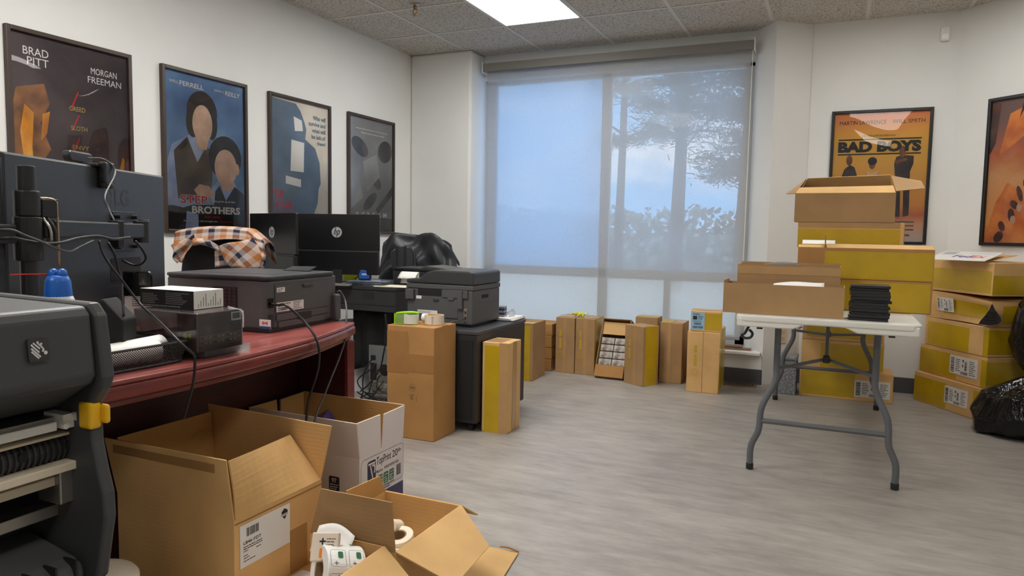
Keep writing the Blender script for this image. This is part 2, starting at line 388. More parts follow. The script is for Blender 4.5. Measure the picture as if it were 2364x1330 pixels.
# window: aluminium frame with two tall upper lights and three low lights
ALU = pm('window_aluminium', (205, 205, 202), 0.45)
FOG = glassy('fogged_glass', 0.62, (200, 228, 250), True); CLEARG = glassy('wet_glass', 0.16, (225, 232, 240), True); FOGL = glassy('fogged_low_glass', 0.60, (250, 242, 230), True)
W = Thing('window_1', None, None, kind='structure', loc=(-1.73, 5.82, .236))
g = G()
for x0, x1 in ((-2.864, -2.785), (-1.81, -1.737), (-.685, -.60)): g.box(x0, x1, 5.79, 5.86, .24, 2.40)
g.box(-2.864, -.60, 5.79, 5.86, 2.372, 2.40); g.box(-2.864, -.60, 5.79, 5.86, .72, .797); g.box(-2.864, -.60, 5.79, 5.86, .236, .31)
g.box(-1.252, -1.205, 5.79, 5.86, .31, .72)
W.part('window_frame', g, ALU, world=True, bev=.003)
PANES = [(-2.785, -1.81, .797, 2.372, FOG), (-1.737, -.685, .797, 2.372, CLEARG), (-2.785, -1.81, .31, .72, FOGL), (-1.737, -1.252, .31, .72, FOGL), (-1.205, -.685, .31, .72, FOGL)]
for x0, x1, z0, z1, mm in PANES:
    W.part('window_pane', G().box(x0, x1, 5.822, 5.826, z0, z1), mm, world=True)

# roller shade hanging in the window opening
def shade_mat():
    m = bpy.data.materials.new('screen_fabric'); m.use_nodes = True; nt = m.node_tree; nt.nodes.clear(); L = nt.links.new; N = nt.nodes.new
    o = N('ShaderNodeOutputMaterial'); tr = N('ShaderNodeBsdfTransparent'); tl = N('ShaderNodeBsdfTranslucent'); df = N('ShaderNodeBsdfDiffuse')
    tl.inputs['Color'].default_value = (*lin((205, 205, 205)), 1); df.inputs['Color'].default_value = (*lin((182, 178, 172)), 1)
    tc = N('ShaderNodeTexCoord'); mp = N('ShaderNodeMapping'); mp.inputs['Scale'].default_value = (1, 1, 1)
    n = N('ShaderNodeTexNoise'); n.inputs['Scale'].default_value = 140; L(tc.outputs['Object'], mp.inputs['Vector']); L(mp.outputs['Vector'], n.inputs['Vector'])
    a = N('ShaderNodeMixShader'); a.inputs[0].default_value = 0.34; L(df.outputs[0], a.inputs[1]); L(tl.outputs[0], a.inputs[2])
    mr = N('ShaderNodeMapRange'); mr.inputs['From Min'].default_value = .3; mr.inputs['From Max'].default_value = .7; mr.inputs['To Min'].default_value = .20; mr.inputs['To Max'].default_value = .30
    L(n.outputs['Fac'], mr.inputs['Value'])
    b = N('ShaderNodeMixShader'); L(mr.outputs[0], b.inputs[0]); L(a.outputs[0], b.inputs[1]); L(tr.outputs[0], b.inputs[2]); L(b.outputs[0], o.inputs[0]); return m
SH = Thing('roller_shade', 'grey see-through roller shade pulled down over the whole window', 'window shade', loc=(-1.715, 5.65, .30))
gl = pm('shade_grey', (124, 121, 115), 0.6)
g = G(); g.tube([(-2.80, 5.63, 2.485), (-.615, 5.63, 2.492)], .034, 20, 0); SH.part('roller_tube', g, gl, world=True, smooth=False)
g = G(); g.box(-2.815, -.605, 5.585, 5.594, 2.452, 2.518); SH.part('fascia', g, gl, world=True, bev=.002)
for x in (-2.824, -.606): SH.part('bracket', G().box(x, x+.008, 5.58, 5.69, 2.44, 2.535), WHITE_PL, world=True, bev=.003)
SH.part('fabric', G().grid(lambda u, v: (-2.805+2.175*u, 5.655+.004*math.sin(u*9), .315+v*2.17), 24, 4), shade_mat(), world=True, smooth=True)
SH.part('hem_bar', G().box(-2.805, -.63, 5.645, 5.665, .295, .322), pm('hem_grey', (150, 150, 152), .5), world=True, bev=.004)
SH.part('pull_chain', G().tube([(-.618, 5.63, 2.47), (-.622, 5.63, 1.2), (-.628, 5.63, .5)], .003, 6, 0), WHITE_PL, world=True)

# ceiling panel lights
FR = pm('light_frame', (232, 232, 228), .4)
def panel_light(x, y, k, label):
    T = Thing('ceiling_light', label, 'ceiling light', loc=(x, y, CEIL), group='flat ceiling panel lights')
    g = G()
    for a in ((-.293, -.283, -.598, .598), (.283, .293, -.598, .598), (-.293, .293, -.598, -.588), (-.293, .293, .588, .598)): g.box(a[0], a[1], a[2], a[3], -.008, 0)
    T.part('light_frame', g, FR); T.part('diffuser', G().box(-.283, .283, -.588, .588, -.006, -.002), emis('light_diffuser', (255, 252, 247), LIGHT_STRENGTH*k))
panel_light(-2.005, 4.325, 1.6, 'rectangular white ceiling panel light nearest the window')
panel_light(-2.005, 1.885, 2.6, 'white ceiling panel light above the red desk, out of frame')
panel_light(-2.005, -.555, 1.2, 'white ceiling panel light behind the camera on the poster wall side')
panel_light(.435, 4.325, .9, 'white ceiling panel light above the stacked boxes, out of frame')
panel_light(.435, 1.885, .7, 'white ceiling panel light above the middle of the open floor')
panel_light(.435, -.555, .8, 'white ceiling panel light behind the camera over the open floor')

# sprinkler head
T = Thing('sprinkler_head', 'small brass sprinkler head under the ceiling tiles', 'sprinkler', loc=(-2.66, 4.25, CEIL))
T.part('escutcheon', G().lathe([(.038, 0), (.036, -.006), (.018, -.01), (.014, -.016)]), STEEL, smooth=True)
BRASS = pm('brass', (150, 120, 70), .3, metal=.9)
g = G().lathe([(.011, -.01), (.013, -.03), (.009, -.034), (.005, -.04)], 12)
for s in (-1, 1): g.tube([(s*.009, 0, -.032), (s*.016, 0, -.05), (s*.004, 0, -.072)], .003, 6, 4)
T.part('frame', g, BRASS, smooth=True); T.part('deflector', G().lathe([(.018, -.074), (.018, -.077), (.002, -.079)], 14), BRASS)
# motion sensor high on the right wall
T = Thing('motion_sensor', 'small white motion sensor high on the wall above the orange poster', 'sensor', loc=(.608, 5.70, 2.465))
g = G().prism(rrect(-.028, .028, -.047, .047, .012), 0, .03, frame_m((0, 0, 0), (1, 0, 0), (0, -1, 0))); T.part('housing', g, WHITE_PL, bev=.006)
T.part('lens', G().prism(rrect(-.02, .02, -.036, .0, .008), .03, .036, frame_m((0, 0, 0), (1, 0, 0), (0, -1, 0))), pm('sensor_lens', (240, 240, 236), .15), bev=.003)
# outlet plate on the pillar's right face
T = Thing('wall_outlet', 'beige outlet plate low on the pillar face behind the folding table', 'outlet', M=frame_m((-.446+pl.x*.16, 5.50+pl.y*.16, .36), pl, pn))
T.part('cover_plate', G().prism(rrect(-.036, .036, -.058, .058, .006), 0, .006), pm('beige_plate', (214, 200, 170), .4), bev=.002)
for v in (-.024, .024): T.part('socket', G().prism(rrect(-.016, .016, v-.014, v+.014, .006), .006, .008), pm('beige_socket', (196, 182, 152), .4))
# floor register
T = Thing('floor_vent', 'brown slotted floor register beside the window wall', 'vent', loc=(-.62, 5.40, 0), rz=.03)
T.part('frame', G().box(-.15, .15, -.055, .055, 0, .006), pm('vent_brown', (120, 98, 78), .5), bev=.002)
g = G()
for r in (-1, 1):
    for k in range(14): g.box(-.125+k*.0185, -.113+k*.0185, .022*r-.014, .022*r+.014, .006, .0072)
T.part('slots', g, pm('vent_dark', (40, 32, 28), .7))

# ---------------------------------------------------------------- outside the window
struct('ground_outside', G().box(-60, 60, 6.2, 80, -.6, -.4), pm('asphalt', (236, 237, 234), .8, noise=.2, nscale=.5))
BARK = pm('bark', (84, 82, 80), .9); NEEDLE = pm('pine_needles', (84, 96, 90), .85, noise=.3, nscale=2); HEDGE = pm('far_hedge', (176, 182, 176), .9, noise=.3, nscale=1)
def pine(name, x, y, h, r, layers, label, seed):
    rd = random.Random(seed); T = Thing(name, label, 'tree', loc=(x, y, -.4), group='pines beyond the window')
    T.part('trunk', G().tube([(0, 0, 0), (.1, 0, h*.5), (.05, 0, h)], lambda t: r*(1-.7*t), 10, 6), BARK)
    g = G(); b = G()
    for z, rad, n in layers:
        for k in range(n):
            a = rd.uniform(0, 2*PI); L = rad*rd.uniform(.6, 1.1); dz = rd.uniform(-.3, .2)
            tip = Vector((L*math.cos(a), L*math.sin(a), z+dz)); b.tube([(0, 0, z-.25), tip*.5+Vector((0, 0, z*.5)), tip], .035, 5, 3)
            for q in range(190):
                t = rd.uniform(.3, 1.08); c = Vector((tip.x*t, tip.y*t, z-.25*(1-t)+dz*t)) + Vector((rd.gauss(0, .22), rd.gauss(0, .22), rd.gauss(.05, .12)))
                d = Vector((rd.gauss(0, 1), rd.gauss(0, 1), rd.gauss(.3, .5))).normalized(); e = d.cross(Vector((rd.gauss(0, 1), rd.gauss(0, 1), rd.gauss(0, 1)))).normalized()
                l = rd.uniform(.12, .26); w = .013
                g.add([c-e*w, c+d*l-e*w*.3, c+d*l+e*w*.3, c+e*w], [(0, 1, 2, 3)])
    for a, z, L in ((.1, h*.52, 2.1), (-.25, h*.46, 1.7), (3.0, h*.40, 1.2)):      # long bare limbs
        b.tube([(0, 0, z), (L*.4*math.cos(a), L*.2*math.sin(a), z+.25), (L*.75*math.cos(a), L*.3*math.sin(a), z-.05), (L*math.cos(a), L*.4*math.sin(a), z-.45)], lambda t: .045*(1-.75*t), 6, 5)
    T.part('branches', b, BARK); T.part('foliage', g, NEEDLE)
pine('pine_tree', -1.65, 14.5, 9, .21, [(2.9, 1.2, 8), (3.3, 1.0, 6), (4.0, 1.5, 9), (4.6, 1.7, 10), (5.2, 1.9, 12), (5.9, 1.9, 12), (6.6, 1.6, 10)], 'tall pine with a thick trunk seen through the right window pane', 3)
pine('pine_tree', -3.85, 19, 11, .2, [(4.2, 1.1, 7), (4.9, 1.3, 8), (5.6, 1.6, 9), (6.4, 1.7, 10), (7.3, 1.8, 10), (8.2, 1.7, 8)], 'pine left of the thickest trunk, seen through the shade', 5)
pine('pine_tree', -6.6, 23.2, 12, .16, [(4.6, 1.0, 6), (6.3, 1.2, 8), (7.8, 1.4, 9), (9.2, 1.4, 8)], 'slender pine right beside the window mullion', 9)
rd = random.Random(4)
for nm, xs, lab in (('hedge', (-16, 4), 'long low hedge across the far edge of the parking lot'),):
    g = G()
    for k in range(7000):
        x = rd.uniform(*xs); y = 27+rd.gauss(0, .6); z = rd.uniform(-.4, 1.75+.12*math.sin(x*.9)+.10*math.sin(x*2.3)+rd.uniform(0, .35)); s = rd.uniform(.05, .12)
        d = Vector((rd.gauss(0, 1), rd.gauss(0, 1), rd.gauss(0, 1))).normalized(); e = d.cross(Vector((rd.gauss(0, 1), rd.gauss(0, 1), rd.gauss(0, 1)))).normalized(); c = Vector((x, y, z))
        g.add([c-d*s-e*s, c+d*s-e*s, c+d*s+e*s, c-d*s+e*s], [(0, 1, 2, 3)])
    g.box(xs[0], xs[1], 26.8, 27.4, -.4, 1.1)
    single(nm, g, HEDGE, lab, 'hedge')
# parked white car, its nose behind the right pane
CARW = pm('car_paint', (244, 246, 248), .25); CARG = pm('car_glass', (50, 58, 66), .1)
T = Thing('car', 'pale parked car outside behind the right window pane', 'car', loc=(.62, 9.4, -.4), rz=.04)
side = [(-2.2, .35), (-2.2, .75), (-2.1, .95), (-1.3, 1.02), (-.6, 1.72), (1.5, 1.74), (2.1, 1.1), (2.2, .4)]
g = G().prism(side, -.88, .88, Matrix.Rotation(PI/2, 4, 'X')); T.part('body', g, CARW, bev=.06, seg=3)
g = G().prism([(-1.15, 1.06), (-.56, 1.64), (1.4, 1.66), (1.75, 1.10)], -.9, .9, Matrix.Rotation(PI/2, 4, 'X')); T.part('windows', g, CARG, bev=.03)
for x in (-1.4, 1.35):
    for y in (-.85, .85): T.part('wheel', G().cyl((x, y-.1, .34), (x, y+.1, .34), .34, n=24), BLACK, bev=.03)
for y in (-.6, .6): T.part('headlight', G().box(-2.23, -2.1, y-.18, y+.18, .68, .82), pm('headlight', (200, 205, 210), .15), bev=.02)
# loose boards lying on the sill
for k, (u0, u1, y, z, r, lb) in enumerate(((-.98, -.535, 5.565, .236, .06, 'lower brown wood offcut lying on the white window sill'), (-.95, -.60, 5.60, .249, -.03, 'upper brown wood offcut on the sill, lying on another board'))):
    single('wood_board', G().box(-(u1-u0)/2, (u1-u0)/2, -.035, .035, 0, .012), pm('board_brown', (128, 96, 74), .6, noise=.25, nscale=6, stretch=(1, 8, 8)), lb, 'board', loc=((u0+u1)/2, y, z+.0005), rz=r, group='boards on the sill', bev=.002)

# ================================================================ POSTERS
FRAME_BR = pm('dark_brown_frame', (58, 44, 36), .4, noise=.1, nscale=30); FRAME_BK = pm('black_frame', (22, 22, 24), .3)
GLAZE = glassy('acrylic_glazing', rough=.015, ior=1.5)
def art_mat(name, stops, scale=3.0, stretch=(1, 1, 1), rough=.55, seed=0.0):
    """printed artwork: colours blended by soft noise"""
    m = bpy.data.materials.new(name); m.use_nodes = True; nt = m.node_tree; b = nt.nodes['Principled BSDF']; L = nt.links.new
    tc = nt.nodes.new('ShaderNodeTexCoord'); mp = nt.nodes.new('ShaderNodeMapping'); mp.inputs['Scale'].default_value = stretch; mp.inputs['Location'].default_value = (seed, seed*.7, 0)
    ns = nt.nodes.new('ShaderNodeTexNoise'); ns.inputs['Scale'].default_value = scale; ns.inputs['Detail'].default_value = 5
    cr = nt.nodes.new('ShaderNodeValToRGB'); e = cr.color_ramp.elements
    while len(e) > 2: e.remove(e[-1])
    for i, (p, c) in enumerate(stops):
        x = e[i] if i < 2 else e.new(p)
        x.position = p; x.color = (*lin(c), 1)
    L(tc.outputs['Object'], mp.inputs['Vector']); L(mp.outputs['Vector'], ns.inputs['Vector']); L(ns.outputs['Fac'], cr.inputs['Fac']); L(cr.outputs['Color'], b.inputs['Base Color'])
    b.inputs['Roughness'].default_value = rough; return m
def ramp_mat(name, stops, axis='Y', noise=.15, scale=4):
    """printed vertical colour ramp of the artwork, in the sheet's own coordinates (metres)"""
    m = bpy.data.materials.new(name); m.use_nodes = True; nt = m.node_tree; b = nt.nodes['Principled BSDF']; L = nt.links.new
    tc = nt.nodes.new('ShaderNodeTexCoord'); sp = nt.nodes.new('ShaderNodeSeparateXYZ'); L(tc.outputs['Object'], sp.inputs[0])
    ns = nt.nodes.new('ShaderNodeTexNoise'); ns.inputs['Scale'].default_value = scale; ns.inputs['Detail'].default_value = 5; L(tc.outputs['Object'], ns.inputs['Vector'])
    a = nt.nodes.new('ShaderNodeMath'); a.operation = 'MULTIPLY_ADD'; a.inputs[1].default_value = noise; L(ns.outputs['Fac'], a.inputs[0])
    d = nt.nodes.new('ShaderNodeMath'); d.operation = 'MULTIPLY'; d.inputs[1].default_value = 1/.9; L(sp.outputs[axis], d.inputs[0]); L(d.outputs[0], a.inputs[2])
    cr = nt.nodes.new('ShaderNodeValToRGB'); e = cr.color_ramp.elements
    for i, (p, c) in enumerate(stops):
        x = e[i] if i < 2 else e.new(p)
        x.position = p+noise*.5*0; x.color = (*lin(c), 1)
    L(a.outputs[0], cr.inputs['Fac']); L(cr.outputs['Color'], b.inputs['Base Color']); b.inputs['Roughness'].default_value = .55; return m
class Poster(Thing):
    W, H = .592, .895
    def __init__(s, label, o, U, N, fr, sheet, warp=1.0, seed=0):
        super().__init__('framed_poster', label, 'poster', M=frame_m(o, U, N), group=None)
        w, h, f = s.W, s.H, .021
        g = G()
        g.box(-f, 0, -f, h+f, 0, .026).box(w, w+f, -f, h+f, 0, .026).box(0, w, -f, 0, 0, .026).box(0, w, h, h+f, 0, .026)
        s.part('frame', g, fr, bev=.003)
        s.part('backing', G().box(0, w, 0, h, 0, .006), INK)
        s.part('sheet', G().box(.0, w, .0, h, .006, .0075), sheet)
        rd = random.Random(seed); a, b, c = rd.uniform(5, 9), rd.uniform(4, 7), rd.uniform(0, 6)
        s.part('glazing', G().grid(lambda u, v: (w*u, h*v, .0195+warp*.0022*(math.sin(a*u+c)*math.cos(b*v+c*.5)+.7*math.sin(9*v+3*u))), 26, 36), GLAZE, smooth=True)
        s.k = 0
    def shape(s, name, polys, m, layer=1):
        g = G()
        for k, p in enumerate(polys): g.poly([(x*s.W, y*s.H) for x, y in p], None, .0075+.00025*layer+.00003*k)
        return s.part(name, g, m)
    def words(s, rows, m, name='lettering', layer=9):
        """rows: (text, u, v, height as a share of the sheet, align, boldness, x stretch)"""
        g = G()
        for t, u, v, hh, al, bo, sx in rows: g.text(t, None, hh*s.H*1.4, bo, al, sx, u*s.W, v*s.H, .0075+.00025*layer)
        return s.part(name, g, m)
    def fit(s, rows, m, name='lettering', layer=9):
        g = G()
        for t, u0, u1, v0, v1, bo in rows: g.text_fit(t, None, (u1-u0)*s.W, (v1-v0)*s.H, u0*s.W, v0*s.H, .0075+.00025*layer, bo)
        return s.part(name, g, m)
INKW = pm('print_white', (226, 224, 220), .5); INKGOLD = pm('print_gold', (190, 160, 80), .5); INKRED = pm('print_red', (196, 30, 44), .5); INKBK = pm('print_black', (22, 20, 22), .5)
SKIN = art_mat('print_skin', [(.35, (204, 166, 140)), (.65, (236, 204, 180))], 9); HAIR = art_mat('print_hair', [(.35, (28, 24, 22)), (.65, (58, 46, 40))], 14)
XP = XL+.0005; NX = (1, 0, 0); UY = (0, 1, 0); ZP = 1.076
# 1: dark sheet, orange streaks, a column of gold words
p = Poster('brown-framed dark poster with orange streaks and a column of gold words, leftmost on the wall', (XP, 2.086, ZP), UY, NX, FRAME_BR,
           art_mat('print_dark', [(.3, (40, 33, 38)), (.55, (70, 58, 62)), (.75, (92, 78, 84))], 2.2), 1.6, 2)
OR1 = art_mat('print_orange', [(.3, (160, 92, 36)), (.5, (226, 156, 44)), (.7, (248, 210, 90))], 7, (1, .5, 1)); BR1 = art_mat('print_umber', [(.3, (70, 44, 34)), (.6, (156, 104, 60)), (.75, (190, 126, 70))], 8)
PU1 = art_mat('print_mauve', [(.3, (70, 46, 54)), (.65, (122, 86, 92))], 8)
p.shape('umber_patch', [[(.0, .02), (.34, .02), (.30, .2), (.22, .34), (.30, .42), (.22, .55), (.30, .66), (.26, .76), (.04, .72), (0, .6)]], BR1, 1)
p.shape('orange_streak', [[(.05, 0), (.15, 0), (.17, .2), (.15, .42), (.17, .6), (.10, .64), (.06, .5), (.09, .3)], [(.24, .60), (.30, .62), (.27, .50), (.22, .46)], [(.52, 0), (.80, 0), (.86, .10), (.93, .22), (.96, .40), (.94, .42), (.88, .28), (.80, .20), (.72, .13), (.60, .12)]], OR1, 2)
p.shape('mauve_patch', [[(.80, 0), (1, 0), (1, .42), (.95, .36), (.90, .24), (.83, .16)], [(.16, 0), (.34, 0), (.30, .10), (.20, .16)]], PU1, 1)
p.shape('red_slash', [[(.475, .66-.125*k), (.49, .66-.125*k), (.55, .75-.125*k), (.54, .75-.125*k)] for k in range(5)], INKRED, 3)
p.fit([('BRAD', .10, .30, .895, .935, 0), ('PITT', .13, .30, .845, .885, 0), ('MORGAN', .66, .90, .865, .90, 0), ('FREEMAN', .63, .94, .815, .85, 0)], INKW)
p.fit([(t, .46+.01*k, .60+.012*k, .655-.105*k-.0125, .655-.105*k+.0125, 0) for k, t in enumerate(('GREED', 'SLOTH', 'ENVY', 'WRATH', 'PRIDE', 'LUST'))], INKGOLD, 'gold_words')
# 2: blue mottled sheet with two generic portrait busts
p = Poster('framed blue poster with two portrait busts and a red and white title', (XP, 2.906, ZP), UY, NX, FRAME_BR,
           art_mat('print_blue', [(.28, (60, 92, 140)), (.5, (108, 146, 190)), (.70, (168, 198, 222))], 2.0, seed=3), 1.0, 5)
SHIRT = art_mat('print_shirt_blue', [(.35, (138, 158, 204)), (.65, (186, 202, 234))], 7); VEST = art_mat('print_vest', [(.35, (66, 62, 60)), (.6, (112, 94, 78))], 6); NAVY = art_mat('print_navy_vest', [(.4, (26, 28, 42)), (.65, (46, 46, 60))], 6)
p.shape('dark_band', [[(0, 0), (1, 0), (1, .14), (.7, .17), (0, .15)]], INKBK, 1)
p.shape('shirt', [[(.02, .16), (.02, .42), (.08, .54), (.3, .62), (.5, .60), (.62, .5), (.5, .2), (.2, .14)], [(.56, .18), (.56, .28), (.66, .34), (.86, .33), (.92, .26), (.9, .16)], [(.22, 0), (.38, 0), (.38, .1), (.24, .12)]], SHIRT, 2)
p.shape('vest', [[(.14, .2), (.10, .5), (.26, .6), (.38, .44), (.5, .56), (.58, .5), (.56, .3), (.46, .18)]], VEST, 3)
p.shape('dark_vest', [[(.58, .14), (.6, .26), (.66, .30), (.74, .20), (.86, .30), (1, .25), (1, .14)]], NAVY, 3)
p.shape('hair', [ell(.45, .77, .19, .14, 24), ell(.74, .49, .22, .15, 24), ell(.33, .70, .08, .10), ell(.57, .70, .07, .10)], HAIR, 4)
p.shape('neck', [[(.36, .64), (.38, .53), (.5, .53), (.54, .64)], [(.66, .36), (.70, .27), (.82, .27), (.85, .36)]], SKIN, 4.6)
p.shape('face', [ell(.45, .695, .125, .125, 24), ell(.745, .425, .15, .125, 24), ell(.90, .42, .03, .04)], SKIN, 5)
p.shape('hand', [[(.33, .26), (.40, .30), (.52, .29), (.58, .24), (.56, .20), (.5, .23), (.52, .18), (.46, .215), (.44, .17), (.38, .22)]], SKIN, 6)
p.fit([('WILL', .06, .17, .925, .943, .01), ('FERRELL', .18, .47, .918, .948, .02), ('JOHN C.', .60, .74, .925, .943, .01), ('REILLY', .75, .95, .918, .948, .02), ('BROTHERS', .30, .93, .105, .155, .035), ('They grow up so fast.', .55, .87, .182, .200, .012), ('From the guys who brought you', .20, .62, .045, .062, .012)], INKW)
p.fit([('STEP', .16, .50, .165, .225, .06)], INKW, 'title_outline', 8)
p.fit([('STEP', .165, .495, .168, .222, .02), ('July 25th', .45, .66, .072, .092, .03), ('Talladega Nights', .63, .88, .045, .060, .01)], INKRED, 'red_lettering', 10)
# 3: cream sheet with a slate blue mass
p = Poster('framed cream poster with a slate blue mass and red block title, third from the left', (XP, 3.736, ZP), UY, NX, FRAME_BR,
           art_mat('print_cream', [(.3, (196, 186, 168)), (.6, (220, 212, 198))], 3), 1.2, 8)
SLATE = art_mat('print_slate', [(.35, (82, 100, 120)), (.65, (108, 128, 148))], 3)
p.shape('slate_shape', [[(0, 0), (.72, 0), (.72, .12), (.80, .22), (.82, .34), (.86, .38), (.84, .55), (.76, .66), (.58, .72), (.60, .80), (.56, .86), (.50, .93), (.42, .98), (0, .99)]], SLATE, 1)
p.shape('cream_shape', [[(.38, .88), (.52, .86), (.54, .78), (.40, .77)], [(.34, .70), (.56, .69), (.55, .46), (.32, .46)], [(.24, .42), (.50, .40), (.50, .34), (.24, .36)]], MATS['print_cream'] if 'print_cream' in MATS else INKW, 2)
p.fit([('Who will', .72, .95, .885, .92, .02), ('survive and', .64, .95, .835, .87, .02), ('what will', .70, .95, .785, .82, .02), ('be left of', .69, .95, .735, .77, .02), ('them?', .79, .95, .690, .72, .02)], SLATE)
p.fit([('"THE', .03, .20, .245, .305, .03), ('TEXAS', .05, .35, .165, .225, .03), ('CHAINSAW', .05, .56, .085, .145, .03), ('MASSACRE"', .05, .62, .015, .07, .03)], pm('print_scarlet', (206, 44, 62), .5), 'red_lettering')
# 4: grey sheet with soft dark ovals
p = Poster('framed grey poster with soft dark ovals and spaced white title, rightmost on the left wall', (XP, 4.58, ZP), UY, NX, FRAME_BR,
           art_mat('print_grey', [(.25, (98, 98, 100)), (.5, (130, 130, 132)), (.7, (160, 160, 162))], 1.8, seed=6), 1.2, 11)
DG = art_mat('print_dark_grey', [(.35, (52, 52, 54)), (.65, (88, 88, 90))], 5); LG_ = art_mat('print_light_grey', [(.35, (138, 138, 140)), (.65, (164, 164, 166))], 4)
p.shape('dark_shape', [ell(.24, .745, .19, .075, 22, rot=-.25), ell(.82, .735, .17, .10, 22, rot=.1), ell(.60, .46, .14, .06, 20, rot=-.4), ell(.47, .27, .17, .055, 20, rot=.4), [(0, 0), (1, 0), (1, .12), (0, .14)], [(.6, .2), (1, .42), (1, .34), (.66, .16)]], DG, 1)
p.shape('light_shape', [[(.30, .62), (.62, .70), (.70, .50), (.40, .36)], [(.05, .20), (.30, .30), (.2, .5), (.06, .45)]], LG_, 2)
p.fit([('Someone has taken their love of scary movies one step too far.', .14, .88, .895, .912, .01), ('Solving this mystery is going to be murder.', .26, .80, .862, .88, .01)], INKW)
p.fit([(c, .15+.125*k, .15+.125*k+w_, .128, .170, .03) for k, (c, w_) in enumerate(zip('SCREAM', (.055, .06, .06, .05, .07, .085)))], INKW, 'title')
# 5: orange sheet with three small standing figures
UX = (1, 0, 0); NY = (0, -1, 0)
p = Poster('black-framed orange poster with black block title behind the cardboard box stack', (-.042, 5.6995, 1.070), UX, NY, FRAME_BK,
           ramp_mat('print_sunset', [(.05, (222, 200, 190)), (.16, (232, 176, 138)), (.24, (214, 118, 72)), (.32, (232, 160, 80)), (.65, (234, 182, 80)), (.85, (230, 176, 70)), (1.05, (220, 132, 70))], 'Y', .08), .8, 13)
FIG = art_mat('print_figure', [(.4, (46, 40, 46)), (.65, (78, 66, 70))], 9); FSK = art_mat('print_figure_skin', [(.4, (110, 66, 44)), (.65, (150, 96, 66))], 12); FWH = pm('print_pale_top', (226, 190, 140), .5)
p.shape('dark_clothing', [[(.10, .44), (.10, .50), (.13, .565), (.19, .60), (.24, .58), (.27, .52), (.26, .40), (.24, .22), (.13, .22)], [(.68, .48), (.66, .60), (.68, .655), (.75, .67), (.86, .66), (.86, .60), (.83, .54), (.84, .30), (.84, .20), (.78, .19), (.77, .40), (.74, .40), (.75, .19), (.68, .19), (.69, .40)]], FIG, 1)
p.shape('skin', [ell(.18, .635, .035, .04, 14), ell(.43, .60, .035, .038, 14), ell(.74, .695, .035, .045, 14), [(.66, .625), (.78, .645), (.80, .63), (.68, .60)], [(.36, .42), (.37, .54), (.40, .54), (.40, .42)], [(.47, .42), (.47, .54), (.50, .54), (.51, .42)]], FSK, 2)
p.shape('pale_top', [[(.385, .40), (.37, .55), (.43, .535), (.50, .55), (.485, .40)]], FWH, 3); p.shape('hair', [ell(.43, .625, .05, .032, 14)], INKBK, 3)
p.shape('title_bar', [[(.05, .675), (.93, .675), (.93, .686), (.05, .686)], [(.05, .79), (.93, .79), (.93, .801), (.05, .801)]], INKBK, 1)
p.shape('lower_print', [[(.62, .145-.03*k), (.90, .145-.03*k), (.90, .157-.03*k), (.62, .157-.03*k)] for k in range(3)] + [[(.66, .04), (.86, .04), (.86, .055), (.66, .055)]], GREYINK, 1)
p.fit([('MARTIN LAWRENCE', .055, .555, .913, .943, 0), ('WILL SMITH', .62, .955, .913, .943, 0), ('BAD BOYS', .05, .93, .695, .782, .06), ('A DON SIMPSON and JERRY BRUCKHEIMER Production', .30, .66, .812, .830, .0)], INKBK)
p.fit([('WHATCHA GONNA DO?', .15, .74, .172, .186, .02)], INKRED, 'red_lettering')
# 6: orange painterly sheet on the angled wall
q = math.sqrt(.5); o6 = Vector((.70, 5.70, 0))+Vector((q, -q, 0))*.262; 
p = Poster('black-framed rust and orange painterly poster on the angled wall, cut by the photo edge', (o6.x-q*.001, o6.y-q*.001, 1.075), (q, -q, 0), (-q, -q, 0), FRAME_BK,
           ramp_mat('print_rust', [(.1, (222, 132, 56)), (.3, (238, 170, 92)), (.6, (232, 176, 116)), (.8, (206, 112, 70)), (.98, (126, 98, 90))], 'Y', .3, 5), 1.4, 6)
rd = random.Random(12)
p.shape('rust_patch', [[(.0, .02), (.1, .28), (.22, .42), (.38, .36), (.5, .2), (.62, .3), (1, .22), (1, 0), (0, 0)], [(.1, .6), (.2, .9), (.5, .98), (.9, .9), (.7, .7), (.4, .76)]], art_mat('print_rust_patch', [(.3, (200, 92, 42)), (.6, (240, 154, 70))], 7), 1)
p.shape('dark_patch', [ell(.16+.055*k+rd.uniform(-.03, .03), .04+.075*k, rd.uniform(.03, .07), rd.uniform(.025, .045), 9, rot=rd.uniform(0, 3)) for k in range(9)] + [[(0, .62), (.06, .7), (.1, .98), (0, 1)], [(.3, .86), (.34, 1), (.4, 1)]], art_mat('print_rust_dark', [(.35, (50, 38, 36)), (.65, (110, 68, 56))], 9), 2)
p.shape('pale_patch', [ell(.3+.06*k, .16+.085*k, .03, .03, 9) for k in range(6)], art_mat('print_rust_pale', [(.35, (196, 160, 130)), (.65, (220, 190, 160))], 9), 3)

